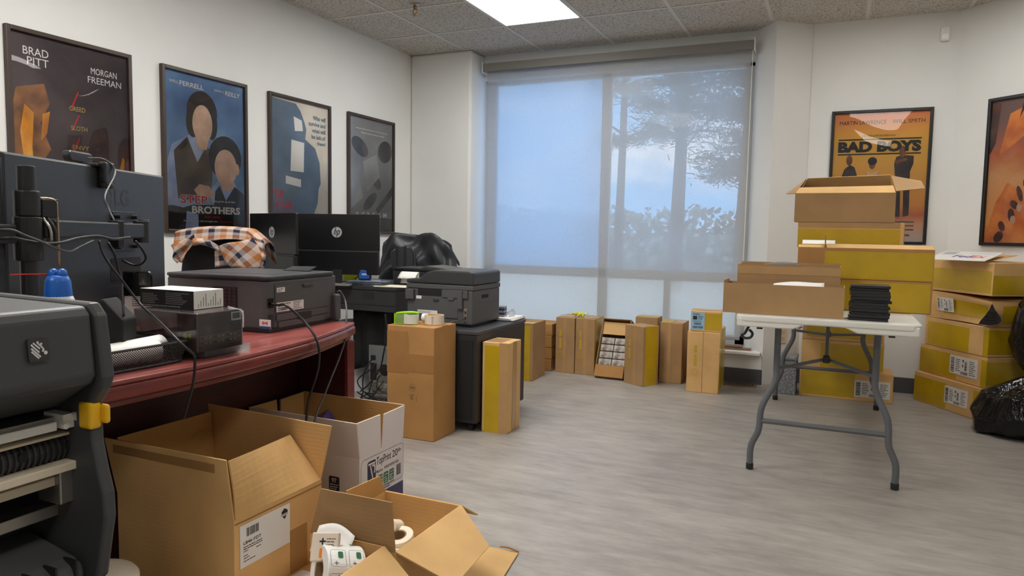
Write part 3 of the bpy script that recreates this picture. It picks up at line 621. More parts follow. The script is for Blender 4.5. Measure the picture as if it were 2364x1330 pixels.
# ================================================================ CARTONS
def carton(label, L, W, H, loc, rz=0, m=KRAFT, tapes=(), labels=(), prints=(), group=None, jit=.0015, name='cardboard_box', seam=True, tilt=None, topseam='x'):
    M = Matrix.Translation(loc) @ Matrix.Rotation(rz, 4, 'Z')
    if tilt is not None: M = M @ tilt
    T = Thing(name, label, 'box', M=M, group=group)
    g = G().box(-L/2, L/2, -W/2, W/2, 0, H); rd = random.Random(hash(label) % 1000 if False else len(label)*7+int(L*1000))
    g.v = [(x+rd.uniform(-jit, jit), y+rd.uniform(-jit, jit), z) for x, y, z in g.v]
    T.part('body', g, m, bev=.004, seg=2)
    if seam:
        g = G(); Mt = fm(L, W, H, 't')
        if topseam == 'x': g.rect(0.006, L-.006, W/2-.0012, W/2+.0012, Mt, .0006)
        else: g.rect(L/2-.0012, L/2+.0012, .006, W-.006, Mt, .0006)
        T.part('flap_seam', g, pm('board_gap', (78, 58, 40), .9))
    # tape patches: (face, u0, u1, v0, v1, material) as shares of the face
    by = {}
    for face, u0, u1, v0, v1, tm in tapes:
        fw, fh = {'f': (L, H), 'b': (L, H), 'l': (W, H), 'r': (W, H), 't': (L, W)}[face]
        by.setdefault(tm.name, (tm, G()))[1].box(u0*fw, u1*fw, v0*fh, v1*fh, 0, .0016, fm(L, W, H, face))
    for tm, g in by.values(): T.part('packing_tape', g, tm)
    for face, u0, u1, v0, v1, seed in labels:
        fw, fh = {'f': (L, H), 'b': (L, H), 'l': (W, H), 'r': (W, H), 't': (L, W)}[face]
        shipping_label(T, fm(L, W, H, face), u0*fw, u1*fw, v0*fh, v1*fh, seed)
    return T
def shipping_label(T, M, u0, u1, v0, v1, seed=1, mat=None, off=.0018):
    lb = T.part('shipping_label', G().box(u0, u1, v0, v1, 0, off, M), mat or LABELW)
    w, h = u1-u0, v1-v0; z = off+.0003
    g = G(); P = lambda a, b, c, d: (u0+a*w, u0+b*w, v0+c*h, v0+d*h)
    if w > h:
        g.barcode(*P(.04, .17, .08, .92), M, z, True, seed); g.barcode(*P(.55, .63, .30, .78), M, z, True, seed+3); g.barcode(*P(.42, .68, .05, .22), M, z, False, seed+5)
        g.rect(*P(.47, .51, .72, .86), M, z).rect(*P(.47, .50, .45, .60), M, z)
        g.lines(u0+.22*w, u0+.42*w, [v0+h*(.2+.1*k) for k in range(7)], h*.035, M, z, seed); g.lines(u0+.72*w, u0+.96*w, [v0+h*(.12+.1*k) for k in range(8)], h*.035, M, z, seed+1)
    else:
        g.barcode(*P(.1, .9, .08, .22), M, z, False, seed); g.barcode(*P(.2, .75, .28, .42), M, z, False, seed+2)
        g.rect(*P(.1, .42, .58, .8), M, z); g.lines(u0+.5*w, u0+.92*w, [v0+h*(.6+.06*k) for k in range(4)], h*.025, M, z, seed); g.lines(u0+.1*w, u0+.9*w, [v0+h*.86, v0+h*.92, v0+h*.48], h*.03, M, z, seed+3)
    T.part('label_print', g, INK, parent=lb); return lb
Y4 = lambda f, a=.0, b=1.0, c=.12, d=.86: (f, a, b, c, d, TAPE_Y)

# ================================================================ FOLDING TABLE
TW = pm('white_table_plastic', (222, 220, 212), .5, noise=.04, nscale=5, bump=.1, bscale=220); TG = pm('grey_table_legs', (96, 98, 102), .42, bump=.05, bscale=200)
X0, X1, YA, YB, ZT = -.392, .344, 3.323, 5.16, .74
T = Thing('folding_table', 'long white plastic folding table with grey metal legs', 'table', loc=((X0+X1)/2, (YA+YB)/2, 0))
g = G().prism(rrect(X0, X1, YA, YB, .045, 6), ZT-.03, ZT); T.part('table_top', g, TW, world=True, bev=.008, seg=3)
# apron lip: deeper at the corners, thinner in the middle of the end
g = G()
def lip(y0, y1):
    c = (X0+X1)/2; pr = [(X0+.01, ZT-.052), (X0+.24, ZT-.052), (X0+.29, ZT-.030), (X1-.29, ZT-.030), (X1-.24, ZT-.052), (X1-.01, ZT-.052), (X1-.01, ZT-.012), (X0+.01, ZT-.012)]
    g.prism(pr, -y1, -y0, Matrix.Rotation(PI/2, 4, 'X'))
lip(YA+.004, YA+.03); lip(YB-.03, YB-.004)
for x in (X0+.004, X1-.03): g.box(x, x+.026, YA+.02, YB-.02, ZT-.052, ZT-.012)
T.part('apron', g, TW, world=True, bev=.006)
zt = ZT-.035
for yf, sgn in ((3.467, 1), (5.038, -1)):
    yt = yf+sgn*.03
    for s in (-1, 1):
        xf = -.015+s*.300; xt = -.015+s*.205
        g = G().tube([(xt, yt, zt), (xt, yt, .50), (xt+s*.004, yt-sgn*.004, .42), (xt+s*.055, yf+sgn*.008, .30), (xf-s*.03, yf+sgn*.004, .19), (xf, yf, .11), (xf+s*.002, yf, .012)], .0145, 12, 6)
        lg = T.part('leg', g, TG, world=True, smooth=True)
        T.part('foot_cap', G().cyl((xf+s*.002, yf, 0), (xf+s*.002, yf, .03), .017, n=14), BLACK, parent=lg, world=True, bev=.003)
    zb = .235
    T.part('crossbar', G().tube([(-.015-.262, yf+sgn*.006, zb), (-.015+.262, yf+sgn*.006, zb)], .012, 10, 0), TG, world=True)
    T.part('top_bar', G().tube([(-.22, yt, zt), (.19, yt, zt)], .013, 10, 0), TG, world=True)
    # folding braces: V from the leg pair up to the centre slider
    yc = 4.25-sgn*.12
    for s in (-1, 1): T.part('brace', G().tube([(-.015+s*.205, yt, .48), (-.012, yt+sgn*.28, .50)], .0085, 8, 0), TG, world=True)
    T.part('brace_bar', G().tube([(-.012, yt+sgn*.28, .50), (-.012, yt+sgn*.52, zt)], .009, 8, 0), TG, world=True)
    T.part('hinge', G().box(-.027, .003, yt+sgn*.26-.02, yt+sgn*.26+.02, .485, .52), BLACK, world=True, bev=.004)
T.part('locking_ring', G().tube([(-.19, yt-.02, .52), (-.17, yt-.05, .51), (-.19, yt-.06, .50)], .004, 6, 4), CHROME, world=True)
g = G().tube([(-.335, 3.36, .69), (-.352, 3.36, .655), (-.366, 3.36, .645), (-.352, 3.36, .632), (-.328, 3.36, .636), (-.32, 3.36, .655), (-.335, 3.36, .672)], .006, 8, 5)
T.part('carry_clip', g, BLACK, world=True, smooth=True, label='black clip hanging under the near left corner')
for x in (-.29, .235): T.part('latch', G().box(x-.012, x+.012, 3.35, 3.38, ZT-.062, ZT-.05), BLACK, world=True)

# open carton: walls, floor, optional flaps given as (edge, height, lean outward)
def open_box(label, L, W, H, loc, rz=0, m=KRAFT, flaps=(), fold=.004, tapes=(), labels=(), group=None, M=None, inner=None):
    Mx = M if M is not None else Matrix.Translation(loc) @ Matrix.Rotation(rz, 4, 'Z')
    T = Thing('open_cardboard_box', label, 'box', M=Mx, group=group); t = fold
    g = G().box(-L/2, L/2, -W/2, -W/2+t, 0, H).box(-L/2, L/2, W/2-t, W/2, 0, H).box(-L/2, -L/2+t, -W/2+t, W/2-t, 0, H).box(L/2-t, L/2, -W/2+t, W/2-t, 0, H).box(-L/2+t, L/2-t, -W/2+t, W/2-t, 0, t)
    T.part('body', g, m)
    for e, h, lean, *o in flaps:
        a, b = (o + [0, 0])[:2]      # trimming of each end
        ed = {'f': ((-L/2, -W/2+t/2), (L/2, -W/2+t/2), (0, -1)), 'b': ((L/2, W/2-t/2), (-L/2, W/2-t/2), (0, 1)), 'l': ((-L/2+t/2, W/2), (-L/2+t/2, -W/2), (-1, 0)), 'r': ((L/2-t/2, -W/2), (L/2-t/2, W/2), (1, 0))}[e]
        p0, p1, n = [Vector((*v, H)) for v in ed[:2]] + [Vector((*ed[2], 0))]
        dr = (p1-p0).normalized(); up = Vector((0, 0, 1))*math.cos(lean)*h + n*math.sin(lean)*h
        T.part('flap', G().panel([p0+dr*.002, p1-dr*.002, p1-dr*b+up, p0+dr*a+up], t*.8), m)
    by = {}
    for face, u0, u1, v0, v1, tm in tapes:
        fw, fh = {'f': (L, H), 'b': (L, H), 'l': (W, H), 'r': (W, H)}[face]
        by.setdefault(tm.name, (tm, G()))[1].box(u0*fw, u1*fw, v0*fh, v1*fh, 0, .0014, fm(L, W, H, face))
    for tm, g in by.values(): T.part('packing_tape', g, tm)
    for face, u0, u1, v0, v1, seed in labels:
        fw, fh = {'f': (L, H), 'b': (L, H), 'l': (W, H), 'r': (W, H)}[face]; shipping_label(T, fm(L, W, H, face), u0*fw, u1*fw, v0*fh, v1*fh, seed)
    return T

Z0 = ZT+.001
# --- on the table, front row
open_box('open plain brown box at the front left of the folding table', .505, .165, .135, (-.204, 3.47, Z0), -.006, KRAFT_DARK, tapes=(), flaps=(('l', .012, .1),))
open_box('taller plain brown open box standing behind the front box on the folding table', .45, .15, .215, (-.195, 3.645, Z0), 0, KRAFT_DARK, tapes=(('f', .0, 1, .80, .97, TAPE_CLEAR),), flaps=(('b', .01, .2),))
g = G().grid(lambda u, v: (-.25+.215*u+.02*v*(1-u), 3.392+.09*v-.018*(1-v)*0, Z0+.139+.004*math.sin(5*u)+.012*u*v-.026*max(0, .35-v)/.35*(.6+.4*u)), 10, 8)
single('paper_sheet', g, PAPER, 'printed white sheet folded over the rim of the front table box', 'paper', world=True, loc=(-.14, 3.42, Z0+.12), solid=.0008, smooth=True)
# film of bubble wrap on the back box
g = G().grid(lambda u, v: (-.30+.16*u, 3.57+.13*v, Z0+.219+.012*math.sin(3*u)*math.sin(PI*v)), 8, 5)
single('plastic_film', g, glassy('clear_film', .25, (235, 235, 235), rough=.1), 'scrap of clear plastic film lying on the taller open box', 'plastic film', world=True, loc=(-.22, 3.63, Z0+.215), solid=.001, smooth=True)
# black disc cases: every case a thing, spines to the front
DVDP = pm('black_case', (24, 24, 26), .35)
def disc_case(x, y, z, rz, label, w=.15, d=.125, clear=False):
    T = Thing('disc_case', label, 'disc case', loc=(x, y, z), rz=rz, group='black disc cases stacked on the folding table')
    T.part('shell', G().box(-w/2, w/2, -d/2, d/2, 0, .0122), DVDP, bev=.0012)
    T.part('groove', G().rect(-w/2+.004, w/2-.004, .0052, .0066, frame_m((0, -d/2-.0004, 0), (1, 0, 0), (0, -1, 0))), pm('case_seam', (70, 70, 74), .3))
    T.part('sleeve', G().box(-w/2-.0005, -w/2+.001, -d/2+.004, d/2-.004, .001, .0112), glassy('sleeve_film', .2, (200, 200, 205), rough=.08) if 'sleeve_film' not in MATS else MATS['sleeve_film'])
rd = random.Random(21)
ORD = ['bottom', 'second lowest', 'third lowest', 'fourth lowest', 'fifth lowest', 'sixth lowest', 'sixth from the top', 'fifth from the top', 'fourth from the top', 'third from the top', 'second from the top', 'topmost']
for k in range(12):
    disc_case(.146+rd.uniform(-.006, .006), 3.432+rd.uniform(-.006, .006), Z0+k*.0126, rd.uniform(-.05, .05), 'black disc case, %s of the stack on the folding table' % ORD[k])
# --- on the table, the yellow-taped pair on the right and the stack behind it
carton('lower yellow-taped box of the pair overhanging the right edge of the folding table', .575, .235, .150, (.133, 3.915, Z0), 0, KRAFT_WARM, tapes=(('f', .0, .985, .03, .93, TAPE_Y), ('t', 0, 1, .1, .9, TAPE_Y)))
T = open_box('upper yellow-taped box of the pair, open, with a white slip in it', .585, .235, .148, (.128, 3.915, Z0+.1515), 0, KRAFT_WARM, tapes=(('f', .205, .995, .02, .90, TAPE_Y),), flaps=())
T.part('flap', G().panel([(-.165, -.117, .148), (.29, -.117, .148), (.288, -.06, .166), (-.165, -.06, .166)], .003), KRAFT_PALE)
T.part('flap', G().panel([(-.292, -.117, .148), (-.175, -.117, .148), (-.175, -.07, .160), (-.292, -.07, .160)], .003), KRAFT_PALE)
T.part('flap', G().panel([(-.172, -.119, .09), (-.170, -.02, .148), (-.170, -.02, .215), (-.172, -.119, .208)], .003), KRAFT_DARK)
T.part('flap', G().panel([(.29, .117, .148), (-.292, .117, .148), (-.292, .05, .158), (.29, .05, .158)], .003), KRAFT_PALE)
single('paper_slip', G().box(-.075, .075, -.02, .02, 0, .001, Matrix.Rotation(.5, 4, 'X')), PAPER, 'white slip of paper standing in the open yellow-taped box', 'paper', loc=(-.075, 3.90, Z0+.325))
carton('lowest box of the back stack on the folding table, hidden behind the pair', .50, .24, .149, (.07, 4.24, Z0), 0, KRAFT, tapes=(Y4('f'),))
carton('second box of the back stack on the folding table, its left end just showing', .50, .24, .142, (.085, 4.24, Z0+.1505), 0, KRAFT, tapes=(Y4('f'),))
carton('yellow-taped box directly beneath the open topmost box of the back stack', .50, .24, .135, (.066, 4.24, Z0+.2935), .0, KRAFT, tapes=(('f', .0, .96, .03, .74, TAPE_Y), ('f', 0, .96, .8, 1, TAPE_CLEAR), ('r', .0, 1, .05, .9, TAPE_Y)))
T = open_box('open plain brown box topping the back stack, in front of the orange poster', .475, .24, .150, (.032, 4.235, Z0+.430), .0, KRAFT_DARK)
T.part('flap', G().panel([(-.236, -.119, .150), (.236, -.119, .150), (.226, -.045, .190), (-.222, -.045, .184)], .003), KRAFT_PALE)
T.part('flap', G().panel([(.236, .119, .150), (-.236, .119, .150), (-.185, .03, .240), (.215, .03, .252)], .003), KRAFT_PALE)
T.part('flap', G().panel([(-.236, .10, .160), (-.237, -.115, .150), (-.285, -.09, .148), (-.19, .05, .238)], .003), KRAFT_DARK)
T.part('flap', G().panel([(.237, -.11, .158), (.224, .10, .252), (.365, .10, .222), (.365, -.10, .172)], .003), KRAFT_DARK)
# --- on the floor behind and under the table
carton('floor box with a shipping label, lowest under the far end of the folding table', .575, .24, .195, (.107, 5.39, 0), -.005, KRAFT, tapes=(('f', .02, .60, .08, .92, TAPE_Y),), labels=(('f', .60, .97, .14, .72, 3),))
carton('middle box of the stack under the far end of the folding table', .505, .24, .195, (.076, 5.40, .1965), .0, KRAFT, tapes=(('f', .24, 1, .06, .9, TAPE_Y),))
carton('top box of the stack under the far end of the folding table', .50, .24, .19, (.075, 5.40, .393), .01, KRAFT, tapes=(Y4('f', .05, .97),))
T = Thing('speckled_bin', 'grey speckled box standing on the floor left of the under-table stack', 'bin', loc=(-.265, 5.33, 0))
T.part('shell', G().box(-.065, .065, -.09, .09, 0, .235), pm('grey_speckle', (150, 152, 154), .7, nscale=90, rgb2=(92, 96, 100)), bev=.006); T.part('lid', G().box(-.068, .068, -.093, .093, .236, .265), MATS['grey_speckle'], bev=.008)
# --- leaning stack against the angled wall
A = math.atan2(-.494, .312); ux, uy = math.cos(A), math.sin(A); wx, wy = -uy, ux    # along the box, and away from the camera
def stack_box(k, label, cx, cy, z, L, Wd, H, da=0, **kw):
    # cx, cy: the near right bottom corner on the floor plan
    a = A+da; c = Vector((cx, cy, z)) - Vector((math.cos(a), math.sin(a), 0))*(L/2) + Vector((-math.sin(a), math.cos(a), 0))*(Wd/2)
    return carton(label, L, Wd, H, c, a, **kw)
stack_box(0, 'bottom box of the tall stack by the garbage bags, with a shipping label', .835, 5.032, 0, .56, .30, .198, m=KRAFT, tapes=(('f', .0, .52, .06, .86, TAPE_Y), ('f', .92, 1, .02, .9, TAPE_Y), ('r', 0, 1, .1, .85, TAPE_Y)), labels=(('f', .50, .84, .26, .80, 11),))
stack_box(1, 'second box up in the tall stack by the garbage bags, torn at its corner, labelled', .862, 5.03, .1995, .585, .30, .188, da=-.03, m=KRAFT, tapes=(('f', .0, .58, .05, .86, TAPE_Y), ('f', .93, 1, .02, .9, TAPE_Y), ('r', 0, 1, .1, .85, TAPE_Y)), labels=(('f', .48, .88, .22, .84, 23),))
stack_box(2, 'middle box of the tall stack by the garbage bags, no label', .862, 5.03, .389, .545, .30, .182, da=-.02, m=KRAFT, tapes=(('f', .05, .72, .04, .86, TAPE_Y), ('f', .93, 1, .02, .9, TAPE_Y), ('r', 0, 1, .1, .9, TAPE_Y)))
# crushed box: dented front with a torn hole
cA = A-.03
T = Thing('crushed_cardboard_box', 'crushed yellow-taped box with a torn black hole in its corner, second from the top', 'box', M=Matrix.Translation((.868, 5.03, .5725)) @ Matrix.Rotation(cA, 4, 'Z'))
L, Wd, H = .56, .30, .178
def cr_front(u, v):     # u along length, v up: pressed in at mid height towards the near corner
    d = .028*math.sin(PI*v)*(.3+.7*u); sag = -.0*u
    return (-L+L*u, -d*(-1)*0+.02*math.sin(PI*min(1, v*1.2))*(u**1.5)-.012*math.sin(PI*v)*(1-u), H*v*(1-.16*u*u*v)+.012*u*(1-v)*math.sin(PI*u))
g = G().grid(cr_front, 20, 8); g.grid(lambda u, v: (.0+.012*math.sin(PI*v)*(1-u)-.01*u, Wd*u+.02*math.sin(PI*min(1, v*1.2))*(1-u), H*v*(1-.16*v*(1-.6*u))), 10, 8)
g.grid(lambda u, v: (-L+L*u, Wd*v, H*(1-.16*u*u*(1-.6*v))), 10, 6); g.grid(lambda u, v: (-L, Wd*(1-u), H*v), 2, 4); g.grid(lambda u, v: (-L*u, Wd, H*v*(1-.064*(1-u))), 8, 4); g.grid(lambda u, v: (-L*u, Wd*v, .001), 8, 4)
T.part('body', g, KRAFT)
g = G().grid(lambda u, v: tuple(np.array(cr_front(.30+.62*u, .22+.56*v))+np.array((0, -.0022, 0))), 16, 6); T.part('packing_tape', g, TAPE_Y)
g = G().grid(lambda u, v: (.0036+.012*math.sin(PI*(.15+.6*v))*(1-(.22+.75*u))-.01*(.22+.75*u), Wd*(.22+.75*u)+.0, H*(.15+.65*v)*(1-.16*(.15+.65*v)*(1-.6*u))), 8, 6); T.part('packing_tape', g, TAPE_Y)
# torn hole: dark cavity with ragged rim, wrapped round the near corner
Mh = frame_m((.004, -.004, .01), (q, q, 0), (q, -q, 0))
T.part('torn_hole', G().prism([(-.062, .004), (-.05, .03), (-.03, .06), (-.012, .095), (-.002, .128), (.012, .10), (.03, .075), (.046, .05), (.05, .03), (.034, .012), (-.01, .0)], -.012, .004, Mh), pm('torn_dark', (26, 20, 18), .6, bump=.8, bscale=60))
g = G(); 
for k in range(5): g.box(-.04+.006*k, .03-.004*k, .018+.015*k, .024+.015*k, .004, .007, Mh)
T.part('contents', g, pm('black_film', (30, 28, 30), .25))
shipping_label(T, frame_m((-L+.12, -.010, .055), (1, .02, .0), (0, -1, -.15)), 0, .145, 0, .09, 31, off=.003)
TB = stack_box(4, 'topmost box of the tall stack by the garbage bags, an envelope lying on it', .862, 5.02, .7565, .56, .36, .200, da=-.02, m=KRAFT, tapes=(('f', .0, .98, .08, .74, TAPE_Y), ('r', .0, 1, .05, .62, TAPE_Y), ('r', .62, .80, .12, .40, TAPE_CLEAR)))
TB.part('flap', G().panel([(-.24, -.17, .201), (.20, -.17, .201), (.20, .04, .243), (-.24, .04, .243)], .003), KRAFT)
# envelope, propped on a raised top flap
Me = Matrix.Translation((.735, 5.20, .985)) @ Matrix.Rotation(A+.42, 4, 'Z') @ Matrix.Rotation(.20, 4, 'X')
T = Thing('courier_envelope', 'white courier envelope with purple and orange lettering on the topmost box of the tall stack', 'envelope', M=Me)
T.part('sleeve', G().box(-.17, .17, -.12, .12, 0, .006), PAPER, bev=.002)
T.part('lettering', G().text_fit('Fed', None, .105, .07, -.05, -.055, .0064, .02), pm('envelope_purple', (77, 42, 132), .5)); T.part('lettering', G().text_fit('Ex', None, .075, .07, .06, -.055, .0064, .02), pm('envelope_orange', (236, 92, 60), .5))
T.part('address_window', G().rect(-.15, -.07, .02, .10, None, .0064).rect(.0, .15, .055, .06, None, .0064).rect(.0, .15, .08, .083, None, .0064), pm('envelope_grey', (180, 180, 184), .5))

# garbage bags
BAG = pm('black_bag_film', (10, 10, 11), .16, bump=.0)
def bag_material():
    nt = BAG.node_tree; b = nt.nodes['Principled BSDF']; tc = nt.nodes.new('ShaderNodeTexCoord'); mp = nt.nodes.new('ShaderNodeMapping'); mp.inputs['Scale'].default_value = (1, 1, .45)
    v = nt.nodes.new('ShaderNodeTexNoise'); v.inputs['Scale'].default_value = 9; v.inputs['Detail'].default_value = 3; v.inputs['Distortion'].default_value = 1.2
    bp = nt.nodes.new('ShaderNodeBump'); bp.inputs['Strength'].default_value = .8; bp.inputs['Distance'].default_value = .04
    nt.links.new(tc.outputs['Object'], mp.inputs['Vector']); nt.links.new(mp.outputs['Vector'], v.inputs['Vector']); nt.links.new(v.outputs['Fac'], bp.inputs['Height']); nt.links.new(bp.outputs['Normal'], b.inputs['Normal'])
bag_material()
def bag(label, loc, prof, seed, knot=True):
    T = Thing('garbage_bag', label, 'garbage bag', loc=loc, group='stuffed black garbage bags'); rd = random.Random(seed); ph = [rd.uniform(0, 6) for _ in range(8)]
    n = 64; m = 40; vs = []; g = G()
    def fn(u, v):
        a = 2*PI*u; i = v*(len(prof)-1); k = min(int(i), len(prof)-2); t = i-k; t = t*t*(3-2*t)
        r = prof[k][0]*(1-t)+prof[k+1][0]*t; z = prof[k][1]*(1-t)+prof[k+1][1]*t
        w = 1+.07*math.sin(2*a+ph[0])+.05*math.sin(3*a+ph[1]+3*v)+.035*math.sin(7*a+ph[2]+5*v)+.025*math.sin(13*a+ph[3]-7*v)+.03*math.sin(9*v+4*a+ph[4])+.014*math.sin(23*a+ph[5]+11*v)
        return (r*w*math.cos(a), r*w*math.sin(a), max(0, z+(.012*math.sin(5*a+ph[6])+.008*math.sin(11*a+ph[7]))*(0 if v < .12 else 1)))
    T.part('body', G().grid(fn, n, m), BAG, smooth=True)
    if knot:
        zt = prof[-1][1]; g = G().lathe([(.02, zt-.02), (.03, zt), (.022, zt+.015), (.012, zt+.02)], 14)
        for k in range(5): a = k*1.3; g.tube([(0, 0, zt), (.03*math.cos(a), .03*math.sin(a), zt+.045), (.07*math.cos(a), .07*math.sin(a), zt+.06)], lambda t: .012*(1-.5*t), 6, 5, .4)
        T.part('knot', g, BAG, smooth=True)
bag('big black garbage bag slumped on the floor in front of the tall box stack', (1.09, 4.80, 0), [(.0, .0), (.20, .0), (.275, .03), (.285, .11), (.23, .22), (.13, .29), (.05, .33), (.02, .34)], 3)
bag('second black garbage bag resting above the slumped one at the right edge of the photo', (1.165, 4.93, .335), [(.0, .0), (.12, .0), (.17, .06), (.205, .16), (.20, .30), (.18, .38), (.13, .46), (.06, .52), (.02, .54)], 8)

# ================================================================ ROW UNDER THE WINDOW
def upright(label, L, W, H, loc, rz, tapes, m=KRAFT_DARK, logo=None, **kw):
    T = carton(label, L, W, H, loc, rz, m, tapes=tapes, **kw)
    if logo:
        face, u, ht, side = logo; M = fm(L, W, H, face); g = G()
        for k in range(20):
            a0, a1 = 2*PI*k/20, 2*PI*(k+.8)/20
            for r0, r1 in ((.024, .028), (.012, .017)): g.poly([(u+r0*math.cos(a0), ht+r0*math.sin(a0)), (u+r1*math.cos(a0), ht+r1*math.sin(a0)), (u+r1*math.cos(a1), ht+r1*math.sin(a1)), (u+r0*math.cos(a1), ht+r0*math.sin(a1))], M, .0012)
        R = M @ Matrix.Translation((u+.012, ht+.045, 0)) @ Matrix.Rotation(PI/2, 4, 'Z'); g.lines(0, .17, [0], .02, R, .0012, 5)
        T.part('printed_mark', g, pm('yellow_print', (186, 150, 40), .6))
    return T
upright('upright box with a wide yellow strip beside the black cabinet, in the window row', .088, .285, .425, (-2.026, 4.925, 0), .04, (('f', .08, .78, .0, .96, TAPE_Y), ('f', 0, .08, 0, 1, TAPE_CLEAR), ('t', 0, 1, .0, .3, TAPE_Y)), KRAFT_DARK)
for k in range(4):
    carton(['lowest', 'second lowest', 'third', 'topmost'][k]+' of four flat brown boxes lying stacked under the window', .43, .24, .092, (-2.21, 5.335, .0935*k), .015*(k % 2), KRAFT_WARM, seam=(k == 3), tapes=(('r', .0, .5, .1, .3, TAPE_CLEAR),), group=None)
upright('upright brown box with a yellow round mark, left of the touching pair', .155, .26, .435, (-1.88, 5.335, 0), .0, (('f', .42, .56, 0, 1, TAPE_CLEAR), ('t', 0, 1, .3, .7, TAPE_CLEAR)), logo=('f', .04, .15, 1))
upright('upright brown box with a yellow right side, right of the touching pair', .155, .24, .435, (-1.722, 5.335, 0), .02, (('f', .42, .60, 0, 1, TAPE_CLEAR), ('r', .05, .9, .0, 1, TAPE_Y), ('t', 0, 1, .3, .7, TAPE_CLEAR)), logo=('f', .04, .15, 1))
# spiky yellow tassel toy
g = G(); rd = random.Random(6)
for k in range(26):
    a = rd.uniform(0, 2*PI); r = rd.uniform(.02, .055); c = Vector((.05*math.cos(k*.9)*.6, .02*math.sin(k*1.7), .006)); g.tube([c, c+Vector((r*.5*math.cos(a), r*.5*math.sin(a), .02)), c+Vector((r*math.cos(a), r*math.sin(a), rd.uniform(.002, .024)))], .0045, 5, 3)
single('streamer', g, pm('neon_yellow', (226, 222, 30), .5), 'small bright yellow streamer lying on top of the touching pair of boxes', 'streamer', loc=(-1.80, 5.31, .4365))
# leaning open carton with four rows of wrapped discs
tl = Matrix.Rotation(-math.radians(24), 4, 'X')
Mb = Matrix.Translation((-1.505, 5.13, .018)) @ Matrix.Rotation(-.04, 4, 'Z') @ tl
T = Thing('open_cardboard_box', 'open box leaning back under the window, shrink-wrapped cases in it', 'box', M=Mb)
L, Wd, H = .225, .20, .46; t = .004
g = G().box(-L/2, L/2, Wd-t, Wd, 0, H).box(-L/2, -L/2+t, 0, Wd, 0, H).box(L/2-t, L/2, 0, Wd, 0, H).box(-L/2, L/2, 0, Wd, 0, t).box(-L/2, L/2, 0, Wd, H-t, H)
T.part('body', g, KRAFT_DARK); T.part('front_panel', G().box(-L/2, L/2, -.001, t, 0, .09), KRAFT_WARM); T.part('divider', G().box(-L/2+t, L/2-t, .03, .034, .34, .44), KRAFT_PALE); T.part('packing_tape', G().box(-L/2-.0015, -L/2, .02, Wd-.02, .0, H), TAPE_Y)
SILV = pm('shrink_wrap_silver', (196, 190, 184), .2, nscale=26, rgb2=(120, 104, 92), metal=.2)
for k in range(4):
    for j in range(2):
        c = Mb @ Vector((-.053+.106*j, .085-.02*k*0, .095+.056*k))
        o = single('wrapped_case', G().box(-.05, .05, -.06, .06, 0, .050), SILV, 'shrink-wrapped case in the leaning box, %s row, %s side' % (['bottom', 'second', 'third', 'top'][k], ['left', 'right'][j]), 'case', group='wrapped cases in the leaning box', bev=.003)
        o.matrix_world = Matrix.Translation(c) @ Matrix.Rotation(-.04, 4, 'Z') @ tl
# right half of the row
upright('upright brown box with a yellow right strip, standing proud in the window row', .187, .160, .43, (-1.252, 5.118, 0), -.54, (('r', .14, .88, .0, 1, TAPE_Y), ('f', .5, .62, 0, 1, TAPE_CLEAR), ('t', .1, .9, .3, .7, TAPE_CLEAR)), logo=('f', .05, .14, 1))
upright('upright box almost hidden behind the one standing proud, only its top showing', .17, .16, .465, (-1.27, 5.395, 0), .0, (('t', 0, 1, .2, .8, TAPE_Y),))
upright('upright plain brown box between the strip box and the labelled small box', .165, .24, .445, (-1.062, 5.345, 0), .0, (('f', .35, .5, 0, 1, TAPE_CLEAR), ('t', 0, .45, 0, 1, TAPE_Y), ('t', .5, 1, .2, 1, TAPE_CLEAR)))
upright('upright brown box carrying the small labelled box, nearest the pillar', .218, .20, .425, (-.80, 5.105, 0), .07, (('r', .0, .85, .0, 1, TAPE_Y), ('f', .47, .50, 0, 1, TAPE_CLEAR)), logo=('f', .055, .14, 1), m=KRAFT)
upright('upright brown box tucked behind the one with the small box on top', .20, .16, .43, (-.80, 5.31, 0), .0, (('r', .0, .9, .0, 1, TAPE_Y),), m=KRAFT)
T = carton('small brown box with a pale blue label sitting on an upright box by the pillar', .205, .20, .14, (-.795, 5.11, .4265), .12, KRAFT, tapes=(('f', .46, .98, .1, .92, TAPE_Y), ('r', .0, .8, .05, .9, TAPE_Y), ('t', 0, 1, .36, .64, TAPE_CLEAR)))
shipping_label(T, fm(.205, .20, .14, 'f'), .006, .092, .012, .132, 41, pm('blue_label', (150, 190, 214), .45))

# ================================================================ RED DESK
MAHOG = pm('mahogany', (112, 38, 34), .32, noise=.35, nscale=5, stretch=(7, 1, 7), coat=.35); MAHOG_TOP = pm('mahogany_top', (160, 88, 82), .3, nscale=7, rgb2=(122, 54, 50), stretch=(5, 1, 5), coat=.3, detail=6)
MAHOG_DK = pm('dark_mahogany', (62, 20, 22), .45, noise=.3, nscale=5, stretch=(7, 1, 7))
DZ = .735; DE = 2.257
edge = [(-1.60, .30), (-1.545, .65), (-1.503, 1.0), (-1.49, 1.3), (-1.503, 1.58), (-1.548, 1.87), (-1.62, 2.12), (-1.672, DE)]
def desk_poly(off): return [(x-off, y) for x, y in [(p.x, p.y) for p in catmull([(a, b, 0) for a, b in edge], 5)]] + [(-2.42, DE), (-2.42, .30)]
T = Thing('executive_desk', 'red mahogany bow-front desk carrying the laser printer and the monitor arm', 'desk', loc=(-1.95, 1.28, 0))
T.part('desk_top', G().prism(desk_poly(.006), DZ-.012, DZ), MAHOG_TOP, world=True, bev=.003)
g = G(); g.prism(desk_poly(.0), DZ-.048, DZ-.012)
